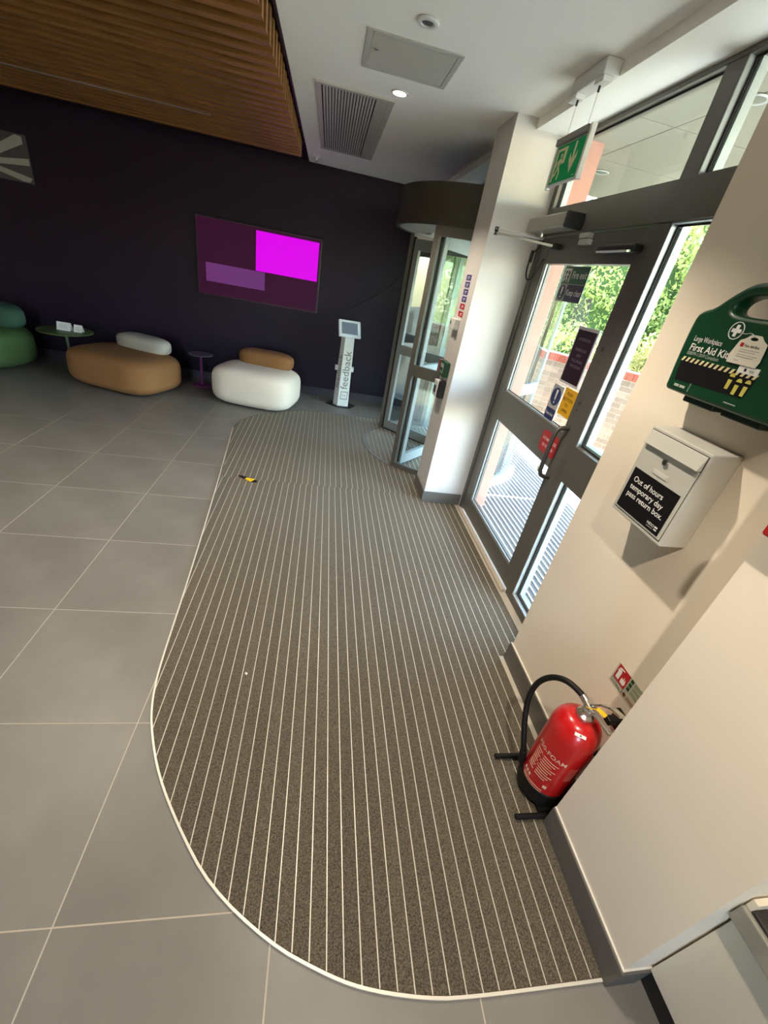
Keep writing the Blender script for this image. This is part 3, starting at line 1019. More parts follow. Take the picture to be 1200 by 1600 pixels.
MB().box(AX0 + w + 0.003, AX1 - w - 0.003, AY0 + w + 0.003, AY1 - w - 0.003, ZC - 0.005, ZC - 0.0005).build('door', M_PANEL, ap)
MB().lathe((AX0 + 0.06, 2.90, ZC), [(0.001, -0.0075), (0.008, -0.0075), (0.008, -0.004)], 14).build('budget_lock', M_STEEL, ap)


def downlight(x, y, label, lit=True, group='recessed ceiling downlights', power=1.0):
    d = empty('downlight', (x, y, ZC - 0.004), label, 'downlight', group)
    MB().lathe((x, y, ZC), [(0.040, -0.0005), (0.052, -0.0005), (0.054, -0.004), (0.048, -0.008), (0.040, -0.006)], 32).build('trim_ring', M_WHITEP, d, smooth=True)
    MB().lathe((x, y, ZC), [(0.038, -0.0062), (0.0385, -0.0068), (0.001, -0.0068)], 28).build('lens', M_LAMP if lit else M_LAMPOFF, d)
    if lit:
        ld = bpy.data.lights.new('downlight_lamp', 'SPOT')
        ld.energy = DOWNLIGHT_W * power
        ld.color = (1.0, 0.87, 0.70)
        ld.spot_size = math.radians(108)
        ld.spot_blend = 0.6
        ld.shadow_soft_size = 0.028
        lo = bpy.data.objects.new('downlight_lamp', ld)
        COL.objects.link(lo)
        lo.location = (0, 0, -0.032)
        lo.parent = d
    return d


downlight(0.320, 3.385, 'round recessed ceiling downlight glowing between the grille and the access panel', power=0.75)
downlight(0.305, 1.60, 'round recessed downlight above the middle of the mat', group='recessed ceiling downlights')
downlight(0.305, -0.12, 'round recessed downlight above the near end of the mat')
for (x_d, y_d, t_) in ((-1.75, 2.3, 'nearest the mat'), (-3.7, 2.3, 'farthest from the mat')):  # out-of-view spotlights added to brighten the floor beside the mat
    d = empty('raft_fill_spotlight', (x_d, y_d, 2.516), 'added unseen fill spotlight in the oak slat raft ' + t_, 'spotlight', 'added fill spotlights in the oak slat raft')
    MB().lathe((x_d, y_d, 2.52), [(0.040, 0.0), (0.052, -0.001), (0.054, -0.005), (0.040, -0.006)], 28).build('trim_ring', M_BLACK, d, smooth=True)
    MB().lathe((x_d, y_d, 2.52), [(0.038, -0.0062), (0.0385, -0.0068), (0.001, -0.0068)], 28).build('lens', M_LAMP, d)
    ld = bpy.data.lights.new('raft_fill_lamp', 'SPOT')
    ld.energy = DOWNLIGHT_W * 0.8
    ld.color = (1.0, 0.87, 0.70)
    ld.spot_size = math.radians(120)
    ld.spot_blend = 0.8
    ld.shadow_soft_size = 0.028
    lo = bpy.data.objects.new('raft_fill_lamp', ld)
    COL.objects.link(lo)
    lo.location = (0, 0, -0.032)
    lo.parent = d
# ring sensor
d = empty('ceiling_sensor', (0.315, 2.519, ZC - 0.004), 'white round ceiling sensor with a dark centre beside the access panel', 'sensor')
MB().lathe((0.315, 2.519, ZC), [(0.046, 0), (0.050, -0.004), (0.045, -0.010), (0.030, -0.011), (0.028, -0.006)], 32).build('ring', M_WHITEP, d, smooth=True)
MB().lathe((0.315, 2.519, ZC), [(0.001, -0.0085), (0.022, -0.0085), (0.026, -0.0055)], 24).build('eye', M_LAMPOFF, d, smooth=True)
d = empty('sprinkler_head', (-0.24, 5.80, ZC), 'small white sprinkler head by the end of the timber slats', 'sprinkler')
MB().lathe((-0.24, 5.80, ZC), [(0.034, 0), (0.032, -0.008), (0.012, -0.012), (0.010, -0.03)], 20).build('escutcheon', M_WHITEP, d, smooth=True)
MB().lathe((-0.24, 5.80, ZC), [(0.002, -0.046), (0.016, -0.044), (0.016, -0.041), (0.003, -0.030)], 16).build('deflector', M_STEEL, d, smooth=True)

# ================================================================== hanging exit sign
ex = empty('exit_sign', (1.09, 2.47, 2.24), 'green running man exit sign hanging on wires from the ceiling edge', 'exit sign')
MB().box(1.062, 1.139, 2.335, 2.625, 2.585, ZC).build('ceiling_unit', M_WHITEP, ex, bevel=0.008, seg=3)
MB().box(1.066, 1.112, 2.56, 2.64, 2.566, 2.586).build('wire_mount', M_WHITEP, ex, bevel=0.003)
MB().box(1.066, 1.112, 2.33, 2.40, 2.566, 2.586).build('wire_mount', M_WHITEP, ex, bevel=0.003)
for yy in (2.578, 2.388):
    MB().cyl((1.09, yy, 2.545), (1.09, yy, 2.567), 0.005, 10).build('wire_gripper', M_BLACK, ex)
    MB().cyl((1.09, yy, 2.425), (1.09, yy, 2.55), 0.0012, 6).build('suspension_wire', M_STEEL, ex)
MB().box(1.068, 1.112, 2.335, 2.635, 2.400, 2.428).build('sign_top_case', mat('sign_case_grey', (0.25, 0.24, 0.22), 0.4), ex, bevel=0.003)
MB().box(1.083, 1.099, 2.335, 2.630, 2.235, 2.402).build('sign_edge', mat('sign_edge_white', (0.66, 0.66, 0.66), 0.4), ex, bevel=0.003)
MB().box(1.078, 1.104, 2.318, 2.336, 2.232, 2.432).build('sign_end_bar', M_WHITEP, ex, bevel=0.003)
MB().box(1.080, 1.102, 2.629, 2.640, 2.225, 2.405).build('sign_end_bar', M_WHITEP, ex, bevel=0.003)


class Face:
    pass


fs = Sign.__new__(Sign)
fs.O, fs.u, fs.v, fs.n = Vector((1.0832, 2.620, 2.244)), UX, VX, NX
fs.w, fs.h, fs.t, fs.lift, fs.root = 0.275, 0.150, 0.001, 0.001, ex
MB().obox(fs.O, UX, VX, NX, 0, 0.275, 0, 0.150, -0.0006, 0.001).build('green_face', mat('exit_green', (0.0, 0.24, 0.07), 0.6, spec=0.15, emit=((0.0, 0.24, 0.07), 0.10)), ex)
M_EXC = mat('exit_cream', (0.80, 0.72, 0.42), 0.4)
fs.poly('arrow', [[(0.190, 0.143), (0.206, 0.143), (0.206, 0.076), (0.232, 0.104), (0.232, 0.078), (0.198, 0.022), (0.164, 0.078), (0.164, 0.104), (0.190, 0.076)]], M_EXC, 0.001)
fs.poly('doorway', [[(0.012, 0.008), (0.030, 0.008), (0.030, 0.140), (0.012, 0.140)], [(0.030, 0.128), (0.118, 0.128), (0.118, 0.140), (0.030, 0.140)], [(0.090, 0.075), (0.118, 0.075), (0.118, 0.128), (0.090, 0.128)]], M_EXC, 0.0008)
running_man(fs, 'running_figure', 0.012, 0.006, 0.120, M_EXC, 0.0016)
fs.rect('maker_print', 0.240, 0.262, 0.008, 0.011, M_EXC)

# ================================================================== pier fixtures
PX = 1.0058
yy_, uu = 3.44, 0.135
for i, (zt, m_, lb) in enumerate(((1.802, M_PRINTB, 'topmost blue sticker in the column on the white pier'),
                                  (1.756, M_PRINTB, 'second blue sticker from the top on the white pier'),
                                  (1.708, M_PRINTB, 'third blue sticker from the top on the white pier'),
                                  (1.660, M_PRINTB, 'lowest blue sticker on the white pier above the red ones'),
                                  (1.610, M_PRINTR, 'upper red sticker on the white pier'),
                                  (1.558, M_PRINTR, 'lower red sticker on the white pier above the sensor box'))):
    s = Sign('door_sticker', lb, 'sticker', (PX, yy_ - 0.002 * i, zt - 0.041), UX, VX, NX, uu, 0.041,
             mat('sticker_lilac', (0.42, 0.36, 0.55), 0.5) if i < 4 else mat('sticker_pink', (0.55, 0.35, 0.33), 0.5), 0.0008, 'small safety stickers on the white pier')
    s.rect('printed_field', 0.022 if i < 4 else 0.010, uu - 0.010, 0.003, 0.038, m_)
    s.rect('white_line', 0.050, 0.100, 0.022, 0.027, M_PRINTW, 0.001)
    s.rect('white_line', 0.050, 0.090, 0.012, 0.016, M_PRINTW, 0.001)
sb = empty('pier_sensor_box', (0.98, 3.41, 1.45), 'white square sensor box on the pier below the stickers', 'sensor')
MB().box(0.965, 1.006, 3.325, 3.475, 1.425, 1.500).build('housing', M_WHITEP, sb, bevel=0.005, seg=2)
MB().box(0.963, 0.967, 3.425, 3.448, 1.455, 1.477).build('lens', M_BLACK, sb)
cp_ = empty('green_call_point', (0.98, 3.37, 1.05), 'green emergency door release with clear cover on the pier', 'call point')
MB().box(0.962, 1.006, 3.300, 3.435, 1.070, 1.185).build('body', M_PRINTGD, cp_, bevel=0.006)
MB().box(0.958, 0.964, 3.325, 3.41, 1.090, 1.165).build('element', mat('call_point_glass', (0.35, 0.42, 0.36), 0.3), cp_)
MB().box(0.950, 0.9575, 3.335, 3.40, 1.118, 1.136).build('symbol_plate', M_PRINTGD, cp_)
MB().box(0.957, 1.006, 3.436, 3.500, 1.080, 1.180).build('side_flap', mat('call_point_side', (0.22, 0.06, 0.06), 0.5), cp_, bevel=0.003)
pb = empty('push_switch', (0.98, 3.35, 0.9), 'black and white push switch on the pier under the green release', 'switch')
MB().box(0.955, 1.006, 3.290, 3.340, 0.905, 1.035).build('body', M_BLACK, pb, bevel=0.004)
MB().box(0.950, 1.006, 3.3405, 3.46, 0.900, 1.025).build('face_plate', M_WHITEP, pb, bevel=0.004)
MB().box(0.945, 0.951, 3.375, 3.42, 0.93, 0.985).build('button', M_BLACK, pb, bevel=0.002)

# ================================================================== letter box on the recessed wall
lb = empty('return_box', (1.10, 1.033, 1.142), 'cream steel out of hours pass return box on the recessed wall', 'letter box')
BX, BY0, BY1, BZ0, BZ1 = 1.054, 0.914, 1.156, 1.142, 1.444
bd = MB()
bd.prism([(BX, BY0, BZ0), (1.15, BY0, BZ0), (1.15, BY0, BZ1 + 0.006), (BX, BY0, BZ1)],
         [(BX, BY1, BZ0), (1.15, BY1, BZ0), (1.15, BY1, BZ1 + 0.006), (BX, BY1, BZ1)])
bd.build('body', M_BOX, lb, bevel=0.004)
q = lambda nm, a0, a1, b0, b1, c0, c1, m, bv=0.0: MB().obox((BX, BY1, BZ0), UX, VX, NX, a0, a1, b0, b1, c0, c1).build(nm, m, lb, bevel=bv)
MB().obox((BX, BY1, BZ0), UX, VX, NX, 0.007, 0.236, 0.014, 0.293, -0.001, 0.0004).build('door_gap', M_GASKET, lb)
q('door', 0.009, 0.234, 0.0165, 0.246, -0.001, 0.003, M_BOX, 0.001)
fl = MB().prism([(BX, BY1 - 0.009, BZ0 + 0.291), (BX - 0.003, BY1 - 0.009, BZ0 + 0.291), (BX - 0.016, BY1 - 0.009, BZ0 + 0.248), (BX, BY1 - 0.009, BZ0 + 0.248)],
                [(BX, BY1 - 0.234, BZ0 + 0.291), (BX - 0.003, BY1 - 0.234, BZ0 + 0.291), (BX - 0.016, BY1 - 0.234, BZ0 + 0.248), (BX, BY1 - 0.234, BZ0 + 0.248)])
fl.build('flap', M_BOX, lb, bevel=0.0015)
MB().cyl((BX - 0.002, 1.037, 1.366), (BX - 0.010, 1.037, 1.366), 0.0095, 20).build('lock', M_CHROME, lb, smooth=True)
MB().box(BX - 0.011, BX - 0.0095, 1.0355, 1.0385, 1.360, 1.372).build('keyhole', M_BLACK, lb)
nh = MB()
nh.box(BX - 0.005, BX - 0.0028, 1.001, 1.069, 1.318, 1.333).build('name_slot', M_BOX, lb, bevel=0.001)
MB().box(BX - 0.0056, BX - 0.0049, 1.008, 1.062, 1.321, 1.330).build('name_card', mat('name_card', (0.58, 0.57, 0.52), 0.4), lb)
MB().obox((BX, 1.138, 1.165), UX, VX, NX, 0, 0.205, 0, 0.141, 0.0028, 0.0042).build('notice', M_PRINTK, lb)
for i, t_ in enumerate(('Out of hours', 'temporary day', 'pass return box.')):
    put_text(lb, t_, 0.0260, (BX, 1.138, 1.165), UX, VX, NX, 0.019, 0.100 - 0.0255 * i, 0.0050, M_PRINTW, 0.012,
             width=(0.136, 0.154, 0.169)[i])
put_text(lb, 'NESO', 0.0125, (BX, 1.138, 1.165), UX, VX, NX, 0.148, 0.016, 0.0050, M_PRINTW, 0.008)
MB().obox((BX, 1.138, 1.165), UX, VX, NX, 0.150, 0.176, 0.009, 0.0105, 0.0040, 0.0048).build('small_print', M_GREYP, lb)
MB().obox((BX, 1.138, 1.165), UX, VX, NX, 0.182, 0.194, 0.019, 0.024, 0.0040, 0.0048).build('small_print', M_PRINTW, lb)
MB().obox((BX, 1.138, 1.165), UX, VX, NX, 0.182, 0.194, 0.011, 0.015, 0.0040, 0.0048).build('small_print', M_PRINTW, lb)

# ================================================================== first aid kit
fk = empty('first_aid_kit', (1.10, 1.0, 1.55), 'dark green plastic first aid kit with carry handle on the recessed wall', 'first aid kit')
KX = 1.052
KO = Vector((KX, 1.198, 1.553))


def curve_plate(name, outer, holes, depth, bevel, m, O, u, v, n, parent, res=3):
    """2D outline with holes given thickness, rounded edges"""
    c = bpy.data.curves.new(name, 'CURVE')
    c.dimensions = '2D'
    c.fill_mode = 'BOTH'
    c.extrude = depth / 2 - bevel
    c.bevel_depth = bevel
    c.bevel_resolution = res
    c.offset = -bevel
    for lp in [outer] + holes:
        sp = c.splines.new('POLY')
        sp.points.add(len(lp) - 1)
        for p, (a, b) in zip(sp.points, lp):
            p.co = (a, b, 0, 1)
        sp.use_cyclic_u = True
    o = bpy.data.objects.new(name, c)
    me = bpy.data.meshes.new_from_object(o)
    bpy.data.objects.remove(o)
    bpy.data.curves.remove(c)
    O, u, v, n = map(Vector, (O, u, v, n))
    L = wloc(parent)
    for p in me.vertices:
        x, y, z = p.co
        p.co = O + u * x + v * y + n * (z - depth / 2) - L
    me.materials.clear()
    me.materials.append(m)
    me.polygons.foreach_set('use_smooth', [True] * len(me.polygons))
    me.set_sharp_from_angle(angle=math.radians(50))
    ob = bpy.data.objects.new(name, me)
    COL.objects.link(ob)
    ob.parent = parent
    return ob


def chaikin(pts, it=2):
    for _ in range(it):
        q = []
        for i in range(len(pts)):
            a, b = pts[i], pts[(i + 1) % len(pts)]
            q += [(a[0] * .75 + b[0] * .25, a[1] * .75 + b[1] * .25), (a[0] * .25 + b[0] * .75, a[1] * .25 + b[1] * .75)]
        pts = q
    return pts


KW = 0.40
half = [(0.020, 0.000), (0.006, 0.006), (0.004, 0.03), (-0.004, 0.10), (-0.008, 0.17), (-0.006, 0.208), (0.012, 0.222), (0.040, 0.230),
        (0.075, 0.262), (0.115, 0.290), (0.150, 0.299)]
outline = half + [(KW - a, b) for a, b in reversed(half)]
hole = chaikin([(0.104, 0.226), (0.100, 0.243), (0.122, 0.262), (0.160, 0.270), (0.240, 0.270), (0.278, 0.262), (0.300, 0.243), (0.296, 0.226), (0.260, 0.219), (0.140, 0.219)], 2)
curve_plate('front_shell', chaikin(outline, 1), [hole], 0.055, 0.012, M_KITG, KO, UX, VX, NX, fk)
back_o = [(a * 0.985 + 0.003, min(b * 0.985 + 0.002, 0.208)) for a, b in half[:6]]
back_o = back_o + [(KW - a, b) for a, b in reversed(back_o)]
curve_plate('back_shell', chaikin(back_o, 1), [], 0.043, 0.006, M_KITGD, KO - NX * 0.0552, UX, VX, NX, fk)
kq = lambda nm, a0, a1, b0, b1, m, c1=0.0016: MB().obox(KO, UX, VX, NX, a0, a1, b0, b1, -0.001, c1).build(nm, m, fk)
hinge = MB()
hinge.obox(KO, UX, VX, NX, 0.075, 0.185, -0.017, 0.004, -0.085, -0.020).obox(KO, UX, VX, NX, 0.215, 0.335, -0.017, 0.004, -0.085, -0.020)
hinge.build('bottom_latch', M_KITGD, fk, bevel=0.004)
# printed panel
kp = lambda nm, loops, m, d=0.0012: [MB()]


def kpoly(nm, loops, m, d=0.0012):
    mb = MB()
    for lp in loops:
        mb.frame_poly(KO, UX, VX, NX, lp, -0.001, d)
    return mb.build(nm, m, fk)


kpoly('black_panel', [[(0.034, 0.034), (0.268, 0.040), (0.275, 0.098), (0.024, 0.098), (0.026, 0.060)]], M_PRINTK, 0.0010)
st = []
x_ = 0.022
while x_ < 0.270:
    st.append([(x_, 0.087), (x_ + 0.008, 0.087), (x_ + 0.014, 0.099), (x_ + 0.006, 0.099)])
    x_ += 0.0172
kpoly('hazard_stripes', st, M_PRINTC, 0.0018)
figs = []
for a, b in ((0.205, 0.050), (0.231, 0.042), (0.256, 0.044)):
    figs.append([(a, b), (a + 0.010, b), (a + 0.011, b + 0.024), (a - 0.001, b + 0.024)])
    figs.append([(a - 0.003 + 0.008 + 0.008 * math.cos(t), b + 0.031 + 0.009 * math.sin(t)) for t in [PI * i / 8 for i in range(9)]])
kpoly('figure_print', figs, mat('figure_yellow', (0.62, 0.55, 0.10), 0.5), 0.0018)
put_text(fk, 'Large Workplace', 0.020, KO, UX, VX, NX, 0.031, 0.143, 0.0016, M_PRINTW, 0.0, width=0.098)
put_text(fk, 'First Aid Kit', 0.026, KO, UX, VX, NX, 0.031, 0.118, 0.0016, M_PRINTW, 0.014, width=0.134)
put_text(fk, 'BS8599-1:2019 Compliant', 0.013, KO, UX, VX, NX, 0.031, 0.106, 0.0016, mat('dim_white_print', (0.42, 0.45, 0.40), 0.6), 0.0, width=0.113)
kq('maker_print', 0.042, 0.060, 0.017, 0.024, MATS['dim_white_print'], 0.0012)
kq('maker_print', 0.064, 0.084, 0.017, 0.024, MATS['dim_white_print'], 0.0012)
kq('small_line_print', 0.225, 0.262, 0.018, 0.0205, MATS['dim_white_print'], 0.0012)
kq('seam_line', 0.098, 0.0995, 0.012, 0.036, MATS['dim_white_print'], 0.0012)
rg = []
cx_, cy_ = 0.149, 0.185
for i in range(28):
    t0, t1 = 2 * PI * i / 28, 2 * PI * (i + 1) / 28
    rg.append([(cx_ + r * math.cos(t), cy_ + r * math.sin(t)) for r, t in ((0.0195, t0), (0.0215, t0), (0.0215, t1), (0.0195, t1))])
kpoly('cross_ring', rg, M_PRINTW, 0.0014)
kpoly('white_cross', [[(cx_ - 0.0045, cy_ - 0.014), (cx_ + 0.0045, cy_ - 0.014), (cx_ + 0.0045, cy_ + 0.014), (cx_ - 0.0045, cy_ + 0.014)],
                      [(cx_ - 0.014, cy_ - 0.0045), (cx_ - 0.0045, cy_ - 0.0045), (cx_ - 0.0045, cy_ + 0.0045), (cx_ - 0.014, cy_ + 0.0045)],
                      [(cx_ + 0.0045, cy_ - 0.0045), (cx_ + 0.014, cy_ - 0.0045), (cx_ + 0.014, cy_ + 0.0045), (cx_ + 0.0045, cy_ + 0.0045)]], M_PRINTW, 0.0014)
kq('white_strip_label', 0.214, 0.272, 0.095, 0.112, M_PRINTW, 0.0022)
kq('label_mark', 0.232, 0.238, 0.100, 0.107, M_PRINTK, 0.0028)
kq('label_mark', 0.248, 0.260, 0.100, 0.106, M_GREYP, 0.0028)
# hanging card tag
tg = empty('inspection_tag', (KX - 0.008, 0.985, 1.665), 'white kit-shaped inspection tag tied to the first aid kit', 'tag')
tago = [(0.172, 0.112), (0.258, 0.112), (0.262, 0.128), (0.256, 0.166), (0.243, 0.172), (0.231, 0.182), (0.203, 0.182), (0.191, 0.172), (0.178, 0.166), (0.168, 0.128)]
tagh = [(0.204 + 0.011 + 0.011 * math.cos(t), 0.173 + 0.004 * math.sin(t)) for t in [2 * PI * i / 14 for i in range(14)]]
curve_plate('card', tago, [tagh], 0.0014, 0.0002, mat('tag_card', (0.70, 0.66, 0.56), 0.6), KO + NX * 0.0050, UX, VX, NX, tg, 1)
mbx = MB()
for i, (a0, a1, b) in enumerate(((0.192, 0.246, 0.146), (0.190, 0.238, 0.141), (0.190, 0.248, 0.134), (0.189, 0.240, 0.129), (0.189, 0.203, 0.120))):
    mbx.obox(KO, UX, VX, NX, a0, a1, b, b + 0.0016, 0.0048, 0.0056)
mbx.build('card_text_lines', M_GREYP, tg)
put_text(tg, 'First Aid Box', 0.0085, KO, UX, VX, NX, 0.199, 0.1535, 0.0056, M_PRINTK, 0.006, width=0.042)
MB().obox(KO, UX, VX, NX, 0.186, 0.195, 0.1525, 0.1615, 0.0048, 0.0056).build('red_symbol', M_PRINTR, tg)
MB().tube(smooth3([KO + UX * 0.168 + VX * 0.184 + NX * 0.004, KO + UX * 0.182 + VX * 0.180 + NX * 0.006, KO + UX * 0.200 + VX * 0.186 + NX * 0.006, KO + UX * 0.215 + VX * 0.178 + NX * 0.007]), 0.0009, 6).build('string', M_GREYP, tg)

# ================================================================== red call point on the near wall
rc = empty('red_call_point', (0.98, 0.595, 1.371), 'edge of a red fire alarm call point on the near cream wall', 'call point')
MB().box(0.958, 1.008, 0.550, 0.637, 1.371, 1.460).build('body', M_PRINTR, rc, bevel=0.006, seg=3)
MB().box(0.955, 0.960, 0.568, 0.619, 1.392, 1.440).build('glass_plate', M_PRINTW, rc)

# ================================================================== fire extinguisher on its stand
EX, EY = 1.030, 0.787
fe = empty('fire_extinguisher', (EX, EY, 0.022), 'red foam fire extinguisher with black hose standing in the wall recess', 'fire extinguisher')
ZB = 0.030
MB().lathe((EX, EY, ZB), [(0.075, 0.0), (0.090, 0.0), (0.092, 0.006), (0.092, 0.070), (0.088, 0.074), (0.086, 0.074)], 44).build('base_skirt', M_RUBBER, fe, smooth=True)
prof = [(0.080, 0.020), (0.086, 0.045), (0.088, 0.060), (0.088, 0.370)]
for i in range(1, 11):
    t = PI / 2 * i / 10
    prof.append((0.028 + 0.060 * math.cos(t), 0.370 + 0.082 * math.sin(t)))
prof.append((0.026, 0.462))
MB().lathe((EX, EY, ZB), prof, 48).build('cylinder', M_EXT, fe, smooth=True)
vz = ZB + 0.455
vl = MB().lathe((EX, EY, vz), [(0.030, 0.0), (0.031, 0.014), (0.026, 0.018), (0.020, 0.022), (0.020, 0.045), (0.015, 0.050), (0.015, 0.065)], 24).build('valve_body', M_STEEL, fe, smooth=True)
MB().cyl((EX - 0.034, EY - 0.004, vz + 0.030), (EX, EY, vz + 0.030), 0.012, 16).build('gauge', M_CHROME, vl, smooth=True)
MB().box(EX - 0.016, EX + 0.016, EY - 0.030, EY + 0.028, vz + 0.046, vz + 0.066).build('valve_block', M_STEEL, vl, bevel=0.004)
# levers point towards the viewer's side of the recess
lev = MB()
LV = [(EX, EY - 0.006, vz + 0.070), (EX, EY - 0.034, vz + 0.112), (EX, EY - 0.066, vz + 0.142), (EX, EY - 0.106, vz + 0.158)]
for (p, q_) in zip(LV, LV[1:]):
    p, q_ = Vector(p), Vector(q_)
    dd = (q_ - p).normalized()
    nn = Vector((1, 0, 0))
    lev.obox(p, dd, nn, dd.cross(nn), -0.003, (q_ - p).length + 0.003, -0.011, 0.011, -0.004, 0.004)
lev.build('squeeze_lever', M_CHROME, fe, bevel=0.0015)
l2 = MB()
p, q_ = Vector((EX, EY - 0.018, vz + 0.058)), Vector((EX, EY - 0.112, vz + 0.070))
dd = (q_ - p).normalized()
nn = Vector((1, 0, 0))
l2.obox(p, dd, nn, dd.cross(nn), 0, (q_ - p).length, -0.010, 0.010, -0.005, 0.005)
l2.build('carry_handle', M_STEEL, fe, bevel=0.002)
# yellow tamper seal
MB().tube(smooth3([(EX - 0.012, EY + 0.006, vz + 0.050), (EX - 0.022, EY - 0.010, vz + 0.062), (EX - 0.014, EY - 0.028, vz + 0.080), (EX - 0.012, EY - 0.036, vz + 0.094)]), 0.002, 8).build('tamper_seal', M_YELLOW, fe, smooth=True)
MB().obox(Vector((EX - 0.012, EY - 0.034, vz + 0.094)), Vector((0, -0.9, 0.35)).normalized(), Vector((-0.6, -0.25, -0.6)).normalized(), Vector((1, 0, 0)), 0, 0.042, -0.006, 0.006, -0.001, 0.001).build('seal_tag', M_YELLOW, fe)
# hose
hose = [(EX - 0.004, EY + 0.024, vz + 0.056), (EX - 0.018, EY + 0.050, vz + 0.066), (0.985, 0.885, 0.552), (0.962, 0.930, 0.512), (0.942, 0.955, 0.445),
        (0.930, 0.948, 0.370), (0.927, 0.915, 0.295), (0.930, 0.878, 0.230), (0.936, 0.852, 0.180), (0.940, 0.842, 0.150)]
hs = MB().tube(smooth3(hose), 0.0112, 14).build('hose', M_RUBBER, fe, smooth=True)
MB().tube([(EX - 0.003, EY + 0.020, vz + 0.055), (EX - 0.012, EY + 0.040, vz + 0.063)], 0.0135, 16).build('hose_ferrule', M_STEEL, hs, smooth=True)
MB().tube([(0.9385, 0.846, 0.165), (0.942, 0.838, 0.125), (0.943, 0.836, 0.105)], 0.015, 14, radii=[0.014, 0.016, 0.012]).build('nozzle', M_RUBBER, hs, smooth=True)


def wrap_text(txt, size, a_mid, z, m, bold=0.0, width=None, r=0.0887):
    """lettering bent round the cylinder; a_mid is the facing angle in degrees"""
    me = text_mesh(txt, size, bold, 'CENTER', 0.95)
    bm_ = bmesh.new()
    bm_.from_mesh(me)
    bmesh.ops.triangulate(bm_, faces=bm_.faces)
    bm_.to_mesh(me)
    bm_.free()
    xs_ = [p.co.x for p in me.vertices]
    sx = width / (max(xs_) - min(xs_)) if width else 1.0
    L = wloc(fe)
    for p in me.vertices:
        t = math.radians(a_mid) + p.co.x * sx / r
        p.co = Vector((EX + r * math.cos(t), EY + r * math.sin(t), z + p.co.y)) - L
    me.materials.clear()
    me.materials.append(m)
    o = bpy.data.objects.new('lettering', me)
    COL.objects.link(o)
    o.parent = fe
    return o


def wrap_patch(nm, a0, a1, z0, z1, m, r0=0.0882, r1=0.0889):
    return MB().sector((EX, EY), r0, r1, a0, a1, z0, z1, 8).build(nm, m, fe)


M_EXPR = mat('extinguisher_print', (0.72, 0.50, 0.36), 0.5)
FA = 206
wrap_text('P50-FOAM', 0.028, FA, ZB + 0.268, M_EXPR, 0.010, width=0.125)
for i in range(9):
    zz = ZB + 0.246 - i * 0.013
    for a0, a1 in ((FA - 10, FA + 30 - (i % 3) * 6), (FA - 36, FA - 16 - (i % 2) * 4)):
        wrap_patch('print_line', a0, a1, zz, zz + 0.0028, M_EXPR)
for i in range(3):
    wrap_text(str(i + 1), 0.014, FA - 13, ZB + 0.238 - i * 0.028, M_EXPR, 0.006)
for i in range(3):
    wrap_patch('pictogram', FA - 38 + i * 9, FA - 32 + i * 9, ZB + 0.098, ZB + 0.112, M_EXPR)
for i in range(2):
    wrap_patch('print_line', FA - 34, FA + 26, ZB + 0.084 - i * 0.012, ZB + 0.0868 - i * 0.012, M_EXPR)
wrap_patch('pictogram', FA + 22, FA + 31, ZB + 0.104, ZB + 0.120, M_EXPR)
for i in range(8):
    wrap_patch('print_line', FA + 52, FA + 72, ZB + 0.262 - i * 0.010, ZB + 0.2642 - i * 0.010, mat('extinguisher_print_dim', (0.55, 0.20, 0.16), 0.5))
# white shoulder label
t = math.radians(238)
lu = Vector((-math.sin(t), math.cos(t), 0))
ln = Vector((math.cos(t) * 0.62, math.sin(t) * 0.62, 0.78)).normalized()
lv = ln.cross(lu).normalized()
lc = Vector((EX + math.cos(t) * 0.069, EY + math.sin(t) * 0.069, ZB + 0.4305))
MB().obox(lc, lu, lv, ln, -0.019, 0.019, -0.0055, 0.0055, -0.0015, 0.0012).build('shoulder_label', M_PRINTW, fe)
MB().obox(lc, lu, lv, ln, -0.002, 0.003, -0.002, 0.002, 0.0010, 0.0017).build('label_dot', M_PRINTK, fe)
# stand: two feet and a back hoop
sd_ = empty('extinguisher_stand', (1.0, EY, 0.0), 'black tubular floor stand under the red fire extinguisher', 'stand')
for yy in (0.902, 0.674):
    MB().tube([(0.884, yy, 0.0195), (1.118, yy, 0.0195)], 0.0105, 14).build('foot_tube', M_BLACKM, sd_, smooth=True)
MB().tube([(1.122, 0.902, 0.020), (1.122, 0.902, 0.30), (1.122, 0.88, 0.33), (1.122, 0.70, 0.33), (1.122, 0.674, 0.30), (1.122, 0.674, 0.020)], 0.0105, 14).build('back_hoop', M_BLACKM, sd_, smooth=True)
MB().box(0.985, 1.116, 0.686, 0.890, 0.0225, 0.0292).build('tray', M_BLACKM, sd_)
bh = empty('extinguisher_wall_bracket', (1.14, 0.80, 0.5), 'black bracket arm behind the valve of the red fire extinguisher', 'bracket')
MB().box(1.080, 1.150, 0.735, 0.765, 0.505, 0.530).box(1.130, 1.150, 0.715, 0.785, 0.470, 0.540).build('arm', M_BLACKM, bh, bevel=0.005)
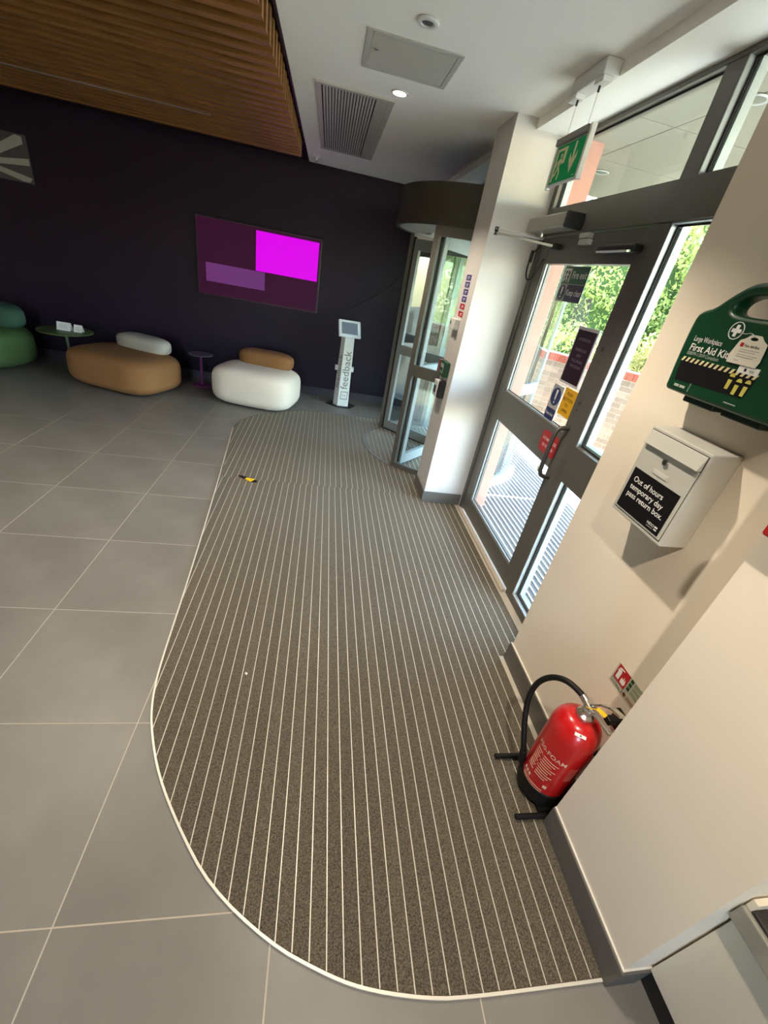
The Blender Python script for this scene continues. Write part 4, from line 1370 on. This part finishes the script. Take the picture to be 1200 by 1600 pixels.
# ID sign above the extinguisher
s = Sign('extinguisher_sign', 'red and cream foam extinguisher identification sign above the fire extinguisher', 'sign',
         (1.1495, 0.879, 0.574), UX, VX, NX, 0.136, 0.090, M_GLOWC, 0.001)
s.rect('red_field', 0.006, 0.066, 0.024, 0.088, M_PRINTR)
s.poly('extinguisher_pictogram', [[(0.014, 0.032), (0.030, 0.032), (0.030, 0.066), (0.026, 0.072), (0.018, 0.072), (0.014, 0.066)], [(0.018, 0.073), (0.038, 0.078), (0.038, 0.082), (0.018, 0.079)], [(0.010, 0.060), (0.012, 0.060), (0.018, 0.078), (0.015, 0.079)]], M_PRINTW, 0.0012)
s.poly('flame_pictogram', [[(0.040, 0.032), (0.058, 0.032), (0.061, 0.042), (0.056, 0.060), (0.053, 0.046), (0.049, 0.064), (0.046, 0.048), (0.041, 0.056), (0.038, 0.042)]], M_PRINTW, 0.0012)
s.rect('black_outline', 0.006, 0.066, 0.006, 0.021, M_PRINTK)
s.rect('caption_field', 0.008, 0.064, 0.008, 0.019, M_GLOWC, 0.0010)
s.text('Fire extinguisher', 0.011, 0.036, 0.010, M_PRINTK, 0.006, 'CENTER', width=0.046, off=0.0014)
for i in range(3):
    s.rect('green_square', 0.072, 0.085, 0.074 - 0.0185 * i, 0.088 - 0.0185 * i, M_PRINTGD)
s.disc('brown_disc', 0.0785, 0.014, 0.0075, mat('brown_print', (0.16, 0.035, 0.02), 0.5))
M_OLIVE = mat('olive_print', (0.20, 0.24, 0.14), 0.6)
for i in range(3):
    for j in range(3):
        s.rect('small_print', 0.090, 0.134 - 0.006 * ((i + j) % 3), 0.0845 - 0.0185 * i - 0.0048 * j, 0.0868 - 0.0185 * i - 0.0048 * j, M_OLIVE)
for j in range(3):
    s.rect('small_print', 0.090, 0.130, 0.018 - 0.0048 * j, 0.0202 - 0.0048 * j, mat('rust_print', (0.30, 0.13, 0.07), 0.6))


# ================================================================== desk behind the near wall end
dk = empty('reception_desk', (1.18, -0.8, 0), 'cream reception desk with black top beside the near wall end', 'desk')
MB().box(1.125, 1.255, -2.4, 0.238, 0.0, 0.116).build('plinth', M_BLACK, dk)
MB().box(1.092, 1.258, -2.4, 0.238, 0.118, 0.5655).build('front_panel', M_DESK, dk, bevel=0.002)
MB().box(1.048, 1.258, -2.4, 0.240, 0.566, 0.623).build('top_edge', M_DESKEDGE, dk, bevel=0.004)
MB().box(1.058, 1.258, -2.4, 0.226, 0.6235, 0.633).build('worktop', M_DESKTOP, dk, bevel=0.003)
MB().box(1.058, 1.258, 0.2265, 0.240, 0.6235, 0.655).build('upstand', M_DESK, dk, bevel=0.002)

# ================================================================== lounge seats


def pebble(c, a, b, h, ex=3.0, rot=0.0, squash=2.4, n=44, m=22, z0=0.0, lean=0.0):
    """rounded cushion solid; returns MB"""
    mb = MB()
    sg = lambda v, p: math.copysign(abs(v) ** p, v)
    vs_, fs_ = [], []
    cr, sr = math.cos(rot), math.sin(rot)
    for i in range(m + 1):
        ph = -PI / 2 + PI * i / m
        cz, sz = abs(math.cos(ph)) ** (2 / squash), sg(math.sin(ph), 2 / squash)
        for j in range(n):
            th = 2 * PI * j / n
            x = a * cz * sg(math.cos(th), 2 / ex)
            y = b * cz * sg(math.sin(th), 2 / ex)
            z = h / 2 * (1 + sz)
            tap = 1.0 + lean * (z / h - 0.4)
            x, y = x * tap, y * tap
            vs_.append((c[0] + x * cr - y * sr, c[1] + x * sr + y * cr, z0 + z))
    for i in range(m):
        for j in range(n):
            j2 = (j + 1) % n
            fs_.append((i * n + j, i * n + j2, (i + 1) * n + j2, (i + 1) * n + j))
    return mb.add(vs_, fs_)


def lounge(label, c, a, b, h, rot, m_seat, m_back, back, ex=3.0, lean=0.0):
    r = empty('lounge_chair', (c[0], c[1], 0), label, 'lounge chair', 'pebble shaped lounge chairs by the dark wall')
    pebble((c[0], c[1]), a, b, h, ex, rot, 4.2, lean=lean).build('seat', m_seat, r, smooth=True)
    bx, by, ba, bb, z0, bh_ = back
    pebble((bx, by), ba, bb, bh_, 3.2, rot, 3.4, z0=z0).build('backrest', m_back, r, smooth=True)
    return r


lounge('low off-white pebble lounge chair with a tan backrest by the mat corner', (-0.762, 5.42), 0.505, 0.37, 0.455, math.radians(-12),
       M_OFFW, M_TAN, (-0.68, 5.60, 0.34, 0.15, 0.405, 0.215), 4.0)
lounge('low tan pebble lounge chair with a beige backrest', (-2.28, 5.41), 0.555, 0.40, 0.425, math.radians(-20),
       M_TAN, M_BEIGE, (-2.13, 5.62, 0.33, 0.14, 0.375, 0.20), 4.2)
lounge('green pebble lounge chair with a teal backrest at the left edge', (-3.95, 5.62), 0.52, 0.40, 0.45, math.radians(-10),
       M_GREEN, M_TEAL, (-3.79, 5.72, 0.335, 0.17, 0.40, 0.28), 3.2)

# side tables
gt = empty('side_table', (-3.05, 5.75, 0), 'olive green round side table carrying two white cards', 'side table')
MB().lathe((-3.05, 5.75, 0), [(0.10, 0.0), (0.14, 0.002), (0.14, 0.008), (0.02, 0.012)], 36).build('base', M_TABGL, gt, smooth=True)
MB().cyl((-3.05, 5.75, 0.008), (-3.05, 5.75, 0.452), 0.016, 16).build('leg', M_TABGL, gt, smooth=True)
MB().lathe((-3.05, 5.75, 0), [(0.265, 0.450), (0.281, 0.453), (0.285, 0.460), (0.281, 0.467), (0.27, 0.468)], 56).build('table_top', M_TABG, gt, smooth=True)
pt = empty('side_table', (-1.545, 5.86, 0), 'magenta round side table between the tan and off-white lounge chairs', 'side table')
MB().lathe((-1.545, 5.86, 0), [(0.10, 0.0), (0.12, 0.002), (0.12, 0.008), (0.02, 0.012)], 36).build('base', M_TABP, pt, smooth=True)
MB().cyl((-1.545, 5.86, 0.008), (-1.545, 5.86, 0.392), 0.014, 16).build('leg', M_TABP, pt, smooth=True)
MB().lathe((-1.545, 5.86, 0), [(0.13, 0.390), (0.145, 0.392), (0.148, 0.398), (0.145, 0.404), (0.13, 0.405)], 48).build('table_top', mat('grey_magenta_top', (0.16, 0.12, 0.16), 0.4), pt, smooth=True)


def tent_card(label, x0, x1, yf, z0, h):
    r = empty('tent_card', ((x0 + x1) / 2, yf, z0), label, 'card', 'white cards on the green table')
    mb = MB()
    t = 0.002
    mb.prism([(x0, yf - 0.030, z0), (x0, yf - 0.030 + t, z0), (x0, yf + t, z0 + h), (x0, yf, z0 + h)],
             [(x1, yf - 0.030, z0), (x1, yf - 0.030 + t, z0), (x1, yf + t, z0 + h), (x1, yf, z0 + h)])
    mb.build('front_leaf', M_PRINTW, r)
    mb = MB()
    mb.prism([(x0, yf + 0.003, z0 + h), (x0, yf + 0.003 + t, z0 + h), (x0, yf + 0.036, z0), (x0, yf + 0.034, z0)],
             [(x1, yf + 0.003, z0 + h), (x1, yf + 0.003 + t, z0 + h), (x1, yf + 0.036, z0), (x1, yf + 0.034, z0)])
    mb.build('rear_leaf', M_PRINTW, r)
    mb = MB()
    fu, fv = Vector((1, 0, 0)), Vector((0, 0.030, h)).normalized()
    fn = Vector((0, -h, 0.030)).normalized()
    w = x1 - x0
    for i in range(4):
        mb.obox((x0, yf - 0.030, z0), fu, fv, fn, w * 0.2, w * (0.75 - 0.08 * (i % 2)), h * (0.72 - 0.15 * i), h * (0.72 - 0.15 * i) + 0.003, 0.0002, 0.0008)
    mb.build('printed_lines', M_GREYP, r)


tent_card('larger white card standing on the green side table', -3.128, -2.978, 5.75, 0.4682, 0.088)
tent_card('smaller white card standing on the green side table', -2.945, -2.855, 5.75, 0.4682, 0.080)

# ================================================================== wall screen, flag sign, cable
tv = empty('wall_screen', (-0.86, YB - 0.03, 1.1), 'wall mounted screen glowing magenta and purple on the dark wall', 'screen')
MB().box(-1.605, -0.115, YB - 0.052, YB - 0.001, 1.085, 1.925).build('casing', M_BLACK, tv, bevel=0.006)
MB().box(-1.590, -0.130, YB - 0.0535, YB - 0.0515, 1.100, 1.910).build('display', M_SCREEN, tv)
MB().box(-0.905, -0.150, YB - 0.0548, YB - 0.0532, 1.455, 1.880).build('magenta_picture', M_SCRM, tv)
MB().box(-1.500, -0.795, YB - 0.0548, YB - 0.0532, 1.245, 1.450).build('purple_picture', M_SCRL, tv)
fg = Sign('flag_sign', 'grey and white striped emblem sign high on the dark wall at the left edge', 'sign', (-3.98, YB - 0.001, 1.880), UY, VY, NY, 0.70, 0.42, M_FLAGBG, 0.006)
M_FW = mat('emblem_white', (0.34, 0.34, 0.32), 0.6)
fg.poly('white_stripes', [[(0.38, 0.20), (0.66, 0.34), (0.66, 0.40), (0.60, 0.41), (0.38, 0.28)],
                          [(0.38, 0.18), (0.69, 0.22), (0.69, 0.16), (0.38, 0.13)],
                          [(0.38, 0.11), (0.69, 0.05), (0.66, 0.01), (0.60, 0.01), (0.38, 0.06)],
                          [(0.30, 0.01), (0.36, 0.01), (0.36, 0.41), (0.30, 0.41)],
                          [(0.28, 0.18), (0.01, 0.22), (0.01, 0.16), (0.28, 0.13)],
                          [(0.28, 0.28), (0.06, 0.41), (0.01, 0.38), (0.28, 0.20)]], M_FW, 0.004)
wc = MB().tube(smooth3([(0.30, YB - 0.008, 1.205), (0.50, YB - 0.008, 1.325), (0.736, YB - 0.008, 1.495), (0.90, YB - 0.008, 1.68), (1.02, YB - 0.008, 1.83)]), 0.006, 8).build('wall_cable', M_RUBBER, smooth=True)
tag(wc, 'thin black cable drooping along the dark wall beside the revolving door', 'cable')

# feedback kiosk
kx, ky = 0.315, 5.80
ks = empty('feedback_kiosk', (kx, ky, 0), 'white feedback kiosk post with tilted tablet on a black base', 'kiosk')
MB().plan([(kx - 0.205, ky - 0.01), (kx - 0.06, ky - 0.13), (kx + 0.13, ky - 0.13), (kx + 0.215, ky + 0.03), (kx + 0.10, ky + 0.14), (kx - 0.10, ky + 0.14)], 0.0005, 0.010).build('base_plate', M_BLACK, ks, bevel=0.002)
tri = [(-0.105, -0.015), (-0.045, -0.085), (0.105, -0.075), (0.06, 0.085), (-0.06, 0.085)]
MB().prism([(kx + a, ky + b, 0.010) for a, b in tri], [(kx + a * 0.78, ky + b * 0.78, 0.96) for a, b in tri]).build('post', M_WHITEP, ks, bevel=0.003)
MB().box(kx - 0.125, kx + 0.125, ky - 0.02, ky + 0.04, 0.475, 0.535).build('bracket', M_WHITEP, ks, bevel=0.003)
pu = Vector((0.03 * 0, 0, 1))
fo = Vector((kx - 0.045, ky - 0.085, 0.010))
fu_ = (Vector((kx + 0.105, ky - 0.075, 0.010)) - fo).normalized()
fv_ = (Vector((kx - 0.045 * .78, ky - 0.085 * .78, 0.96)) - fo).normalized()
fn_ = fu_.cross(fv_).normalized()
if fn_.y > 0:
    fn_ = -fn_
# vertical lettering: reads upwards
put_text(ks, 'feedback', 0.135, fo, fv_, -fu_, fn_, 0.235, -0.105, 0.004, mat('kiosk_grey_print', (0.16, 0.16, 0.16), 0.6), 0.0, width=0.50)
lo_ = Vector((kx - 0.105, ky - 0.015, 0.010))
lu_ = (Vector((kx - 0.045, ky - 0.085, 0.010)) - lo_).normalized()
lv_ = (Vector((kx - 0.105 * .78, ky - 0.015 * .78, 0.96)) - lo_).normalized()
ln_ = lu_.cross(lv_).normalized()
if ln_.x > 0:
    ln_ = -ln_
put_text(ks, 'feedback', 0.085, lo_, lv_, -lu_, ln_, 0.235, -0.068, 0.004, MATS['kiosk_grey_print'], 0.0, width=0.45)
# round logo outline under the word
ring = MB()
for i in range(4):
    corners = [(0.10, 0.03), (0.20, 0.03), (0.20, 0.12), (0.10, 0.12)]
    (a0, b0), (a1, b1) = corners[i], corners[(i + 1) % 4]
    ring.obox(fo, fv_, fu_, fn_, min(a0, a1) - 0.004, max(a0, a1) + 0.004, min(b0, b1) - 0.004, max(b0, b1) + 0.004, 0.002, 0.004)
ring.obox(fo, fv_, fu_, fn_, 0.135, 0.165, 0.055, 0.061, 0.002, 0.004).obox(fo, fv_, fu_, fn_, 0.135, 0.165, 0.085, 0.091, 0.002, 0.004)
ring.build('logo', MATS['kiosk_grey_print'], ks)
# tablet
tO = Vector((kx + 0.01, ky - 0.03, 1.015))
tu = Vector((1, 0.15, 0)).normalized()
tv_ = Vector((-0.09, 0.60, 0.80)).normalized()
tv_ = (tv_ - tu * tv_.dot(tu)).normalized()
tn = tu.cross(tv_).normalized()
if tn.y > 0:
    tn = -tn
MB().obox(tO, tu, tv_, tn, -0.145, 0.145, -0.115, 0.115, -0.03, 0.0).build('tablet_case', M_WHITEP, ks, bevel=0.012, seg=3)
MB().obox(tO, tu, tv_, tn, -0.105, 0.105, -0.078, 0.078, -0.001, 0.0015).build('tablet_screen', M_TABLET, ks)

# ================================================================== OUTSIDE
gd = struct(MB().box(1.40, 26, -10, 30, -0.14, -0.004).build('ground', M_PAVE), 'pale paving outside the entrance')
om = empty('outdoor_mat', (2.3, 2.6, 0), 'grey barred outdoor entrance mat seen through the door glass', 'mat')
MB().box(1.455, 3.30, 0.2, 6.0, -0.004, 0.002).build('mat_bed', M_OUTMAT, om)
xx = 1.478
while xx < 3.29:
    MB().box(xx - 0.006, xx + 0.006, 0.2, 3.425, 0.002, 0.007).build('mat_bar', M_OUTBAR, om)
    MB().box(xx - 0.006, xx + 0.006, 3.445, 6.0, 0.002, 0.007).build('mat_bar', M_OUTBAR, om)
    xx += 0.0497
MB().box(1.455, 3.30, 3.425, 3.445, 0.002, 0.007).build('cross_bar', M_OUTBAR, om)

so = struct(empty('canopy_soffit', (2.4, 2.2, 2.62)), 'cream panelled canopy soffit outside the doors')
xs_ = [1.46, 1.72, 2.47, 3.22, 3.9]
ys_ = [-1.2, -0.5, 0.25, 1.0, 1.75, 2.0, 2.72, 3.47, 4.485]
for a, b in zip(xs_, xs_[1:]):
    for c, d_ in zip(ys_, ys_[1:]):
        MB().box(a + 0.003, b - 0.003, c + 0.003, d_ - 0.003, 2.62, 2.66).build('soffit_panel', M_SOFFIT, so)
MB().box(1.46, 3.9, -1.2, 4.485, 2.662, 2.95).build('canopy_roof', M_SOFFIT, so)
for (x, y) in ((1.917, 3.721), (1.735, 2.246)):
    d = empty('soffit_downlight', (x, y, 2.612), 'unlit soffit downlight seen through the wide transom pane' if y > 3 else 'unlit soffit downlight seen through the narrow transom pane', 'downlight', 'unlit downlights in the canopy soffit')
    MB().lathe((x, y, 2.62), [(0.050, 0), (0.058, -0.004), (0.052, -0.009), (0.042, -0.006)], 26).build('trim_ring', M_GREYP, d, smooth=True)
    MB().lathe((x, y, 2.62), [(0.001, -0.0066), (0.040, -0.0066), (0.041, -0.006)], 22).build('lens', M_LAMPOFF, d)
struct(MB().box(1.472, 1.605, 3.19, 3.52, 0, 2.62).build('wall_outer_pier', M_PINK), 'terracotta rendered pier outside the door hinge')
struct(MB().box(1.455, 1.60, 5.42, 9.0, 0, 2.9).build('wall_outer_far', M_BRICK))
struct(MB().box(1.36, 1.60, 1.4375, YB, 2.66, 2.95).build('trim_4', M_SOFFIT))

# garden wall of bricks
gw = struct(empty('wall_garden', (3.7, 5.75, 0)), 'low buff brick garden wall with red brick coping')
W0, W1 = Vector((4.75, 4.60, 0)), Vector((2.62, 7.05, 0))
wd = (W1 - W0).normalized()
wn_ = Vector((-wd.y, wd.x, 0))
if wn_.x > 0:
    wn_ = -wn_                      # towards the building
WL = (W1 - W0).length
MB().obox(W0 + Vector((0, 0, -0.002)), wd, Vector((0, 0, 1)), wn_, -1.5, WL + 2.6, 0, 1.12, -0.215, -0.004).build('mortar_core', M_MORTAR, gw)
brick_me = cop_me = None


def brick_obj(me, L, h, dep, m, pos):
    if me is None:
        mb = MB().obox((0, 0, 0), wd, Vector((0, 0, 1)), wn_, 0.005, L - 0.005, 0.005, h - 0.005, -0.05, dep)
        o = mb.build('brick', m)
        me = o.data
    else:
        o = bpy.data.objects.new('brick', me)
        COL.objects.link(o)
    o.parent = gw
    o.location = Vector(pos) - gw.location
    return me


half_me = None
for r in range(13):
    off = 0.0 if r % 2 == 0 else -0.1125
    k_ = 0
    while off + 0.225 * k_ < WL:
        if off + 0.225 * k_ >= -0.12:
            p = W0 + wd * (off + 0.225 * k_) + Vector((0, 0, 0.025 + r * 0.075))
            brick_me = brick_obj(brick_me, 0.225, 0.075, 0.0, M_BRICK, p)
        k_ += 1
k_ = 0
while 0.075 * k_ < WL:
    cop_me = brick_obj(cop_me, 0.075, 0.112, 0.012, M_BRICKR, W0 + wd * 0.075 * k_ + Vector((0, 0, 1.005)))
    k_ += 1


# planting
def leaf_cloud(pts, nrm_spread, size, m, name, parent):
    """pts: (n,3) leaf centres"""
    n = len(pts)
    a = rng.normal(size=(n, 3))
    a /= np.linalg.norm(a, axis=1, keepdims=True)
    b = rng.normal(size=(n, 3))
    b -= a * (a * b).sum(1, keepdims=True)
    b /= np.linalg.norm(b, axis=1, keepdims=True)
    s_ = size * (0.6 + 0.8 * rng.random((n, 1)))
    L = np.array(wloc(parent))
    P0 = pts - L
    v = np.empty((n, 4, 3))
    v[:, 0] = P0 - a * s_
    v[:, 1] = P0 + b * s_ * 0.45
    v[:, 2] = P0 + a * s_
    v[:, 3] = P0 - b * s_ * 0.45
    me = bpy.data.meshes.new(name)
    me.vertices.add(4 * n)
    me.vertices.foreach_set('co', v.reshape(-1))
    me.loops.add(4 * n)
    me.loops.foreach_set('vertex_index', np.arange(4 * n, dtype=np.int32))
    me.polygons.add(n)
    me.polygons.foreach_set('loop_start', np.arange(0, 4 * n, 4, dtype=np.int32))
    me.polygons.foreach_set('loop_total', np.full(n, 4, dtype=np.int32))
    me.materials.append(m)
    me.update(calc_edges=True)
    o = bpy.data.objects.new(name, me)
    COL.objects.link(o)
    o.parent = parent
    o['kind'] = 'stuff'
    return o


def blob(c, rx, ry, rz, n, shell=0.35):
    d_ = rng.normal(size=(n, 3))
    d_ /= np.linalg.norm(d_, axis=1, keepdims=True)
    r = 1 - shell * rng.random((n, 1)) ** 1.6
    lump = 1 + 0.16 * np.sin(d_[:, :1] * 7 + d_[:, 1:2] * 5) + 0.12 * np.sin(d_[:, 2:3] * 9 + d_[:, :1] * 6)
    p = d_ * r * lump * np.array([rx, ry, rz]) + np.array(c)
    return p[p[:, 2] > 0.02]


def plant(name, label, cat, c, rx, ry, rz, n, size, m, trunk=True, group=None):
    r = empty(name, (c[0], c[1], 0), label, cat, group)
    leaf_cloud(blob(c, rx, ry, rz, n), 1, size, m, 'foliage', r)
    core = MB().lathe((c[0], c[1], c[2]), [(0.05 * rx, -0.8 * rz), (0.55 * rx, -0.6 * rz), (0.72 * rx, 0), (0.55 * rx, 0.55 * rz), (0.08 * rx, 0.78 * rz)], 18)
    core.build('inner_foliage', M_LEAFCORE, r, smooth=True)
    if trunk:
        MB().tube([(c[0], c[1], 0), (c[0] + 0.05, c[1], c[2] * 0.6), (c[0], c[1] + 0.05, c[2])], 0.12, 10, radii=[0.16, 0.11, 0.07]).build('trunk', M_BARK, r, smooth=True)
    return r


GT = 'trees beyond the garden wall'
plant('garden_tree', 'broad green tree filling the sidelight beyond the garden wall', 'tree', (10.4, 8.6, 2.9), 2.3, 2.3, 2.9, 20000, 0.065, M_LEAFG, True, GT)
plant('garden_tree', 'bright yellow-green tree seen through the upper door glass', 'tree', (8.3, 12.6, 2.5), 2.2, 2.2, 2.5, 20000, 0.065, M_LEAFY, True, GT)
plant('garden_tree', 'leafy tree farthest along the glass beside the terracotta pier', 'tree', (5.6, 15.9, 2.1), 1.9, 1.9, 2.1, 15000, 0.07, M_LEAFY, True, GT)
plant('garden_tree', 'hazy green tree visible through the revolving door panes', 'tree', (1.9, 17.0, 2.4), 1.7, 1.9, 2.4, 12000, 0.07, M_LEAFG, True, GT)
plant('garden_tree', 'tall green tree at the near side of the sidelight', 'tree', (14.6, 6.2, 3.6), 2.3, 2.3, 3.6, 14000, 0.075, M_LEAFG, True, GT)
plant('garden_tree', 'round green tree between the two brightest trees behind the hedge', 'tree', (12.0, 14.0, 3.2), 2.0, 2.0, 3.2, 12000, 0.075, M_LEAFG, True, GT)
plant('garden_tree', 'pale tree behind the bright yellow-green one', 'tree', (9.2, 18.4, 2.4), 2.2, 2.2, 2.4, 12000, 0.08, M_LEAFY, True, GT)
GH = 'shrubs along the garden wall'
plant('shrub', 'golden flowering shrub behind the brick wall in the sidelight', 'shrub', (5.25, 6.05, 0.86), 0.55, 0.55, 0.86, 6000, 0.035, M_LEAFO, False, GH)
plant('shrub', 'yellow-green shrub behind the coping in the door glass', 'shrub', (4.35, 7.25, 0.72), 0.55, 0.55, 0.72, 6000, 0.035, M_LEAFY, False, GH)
plant('shrub', 'low golden shrub near the terracotta pier', 'shrub', (3.6, 8.55, 0.70), 0.55, 0.6, 0.70, 5000, 0.035, M_LEAFO, False, GH)
plant('shrub', 'golden shrub at the near end of the brick wall', 'shrub', (6.15, 4.85, 0.95), 0.55, 0.55, 0.95, 6000, 0.04, M_LEAFO, False, GH)
lawn = struct(MB().plan([(5.2, 4.4), (26, 4.4), (26, 30), (-3, 30), (-3, 10.5), (2.6, 8.2)], -0.003, 0.02).build('ground_lawn', M_LAWN), 'sunlit lawn beyond the garden wall')
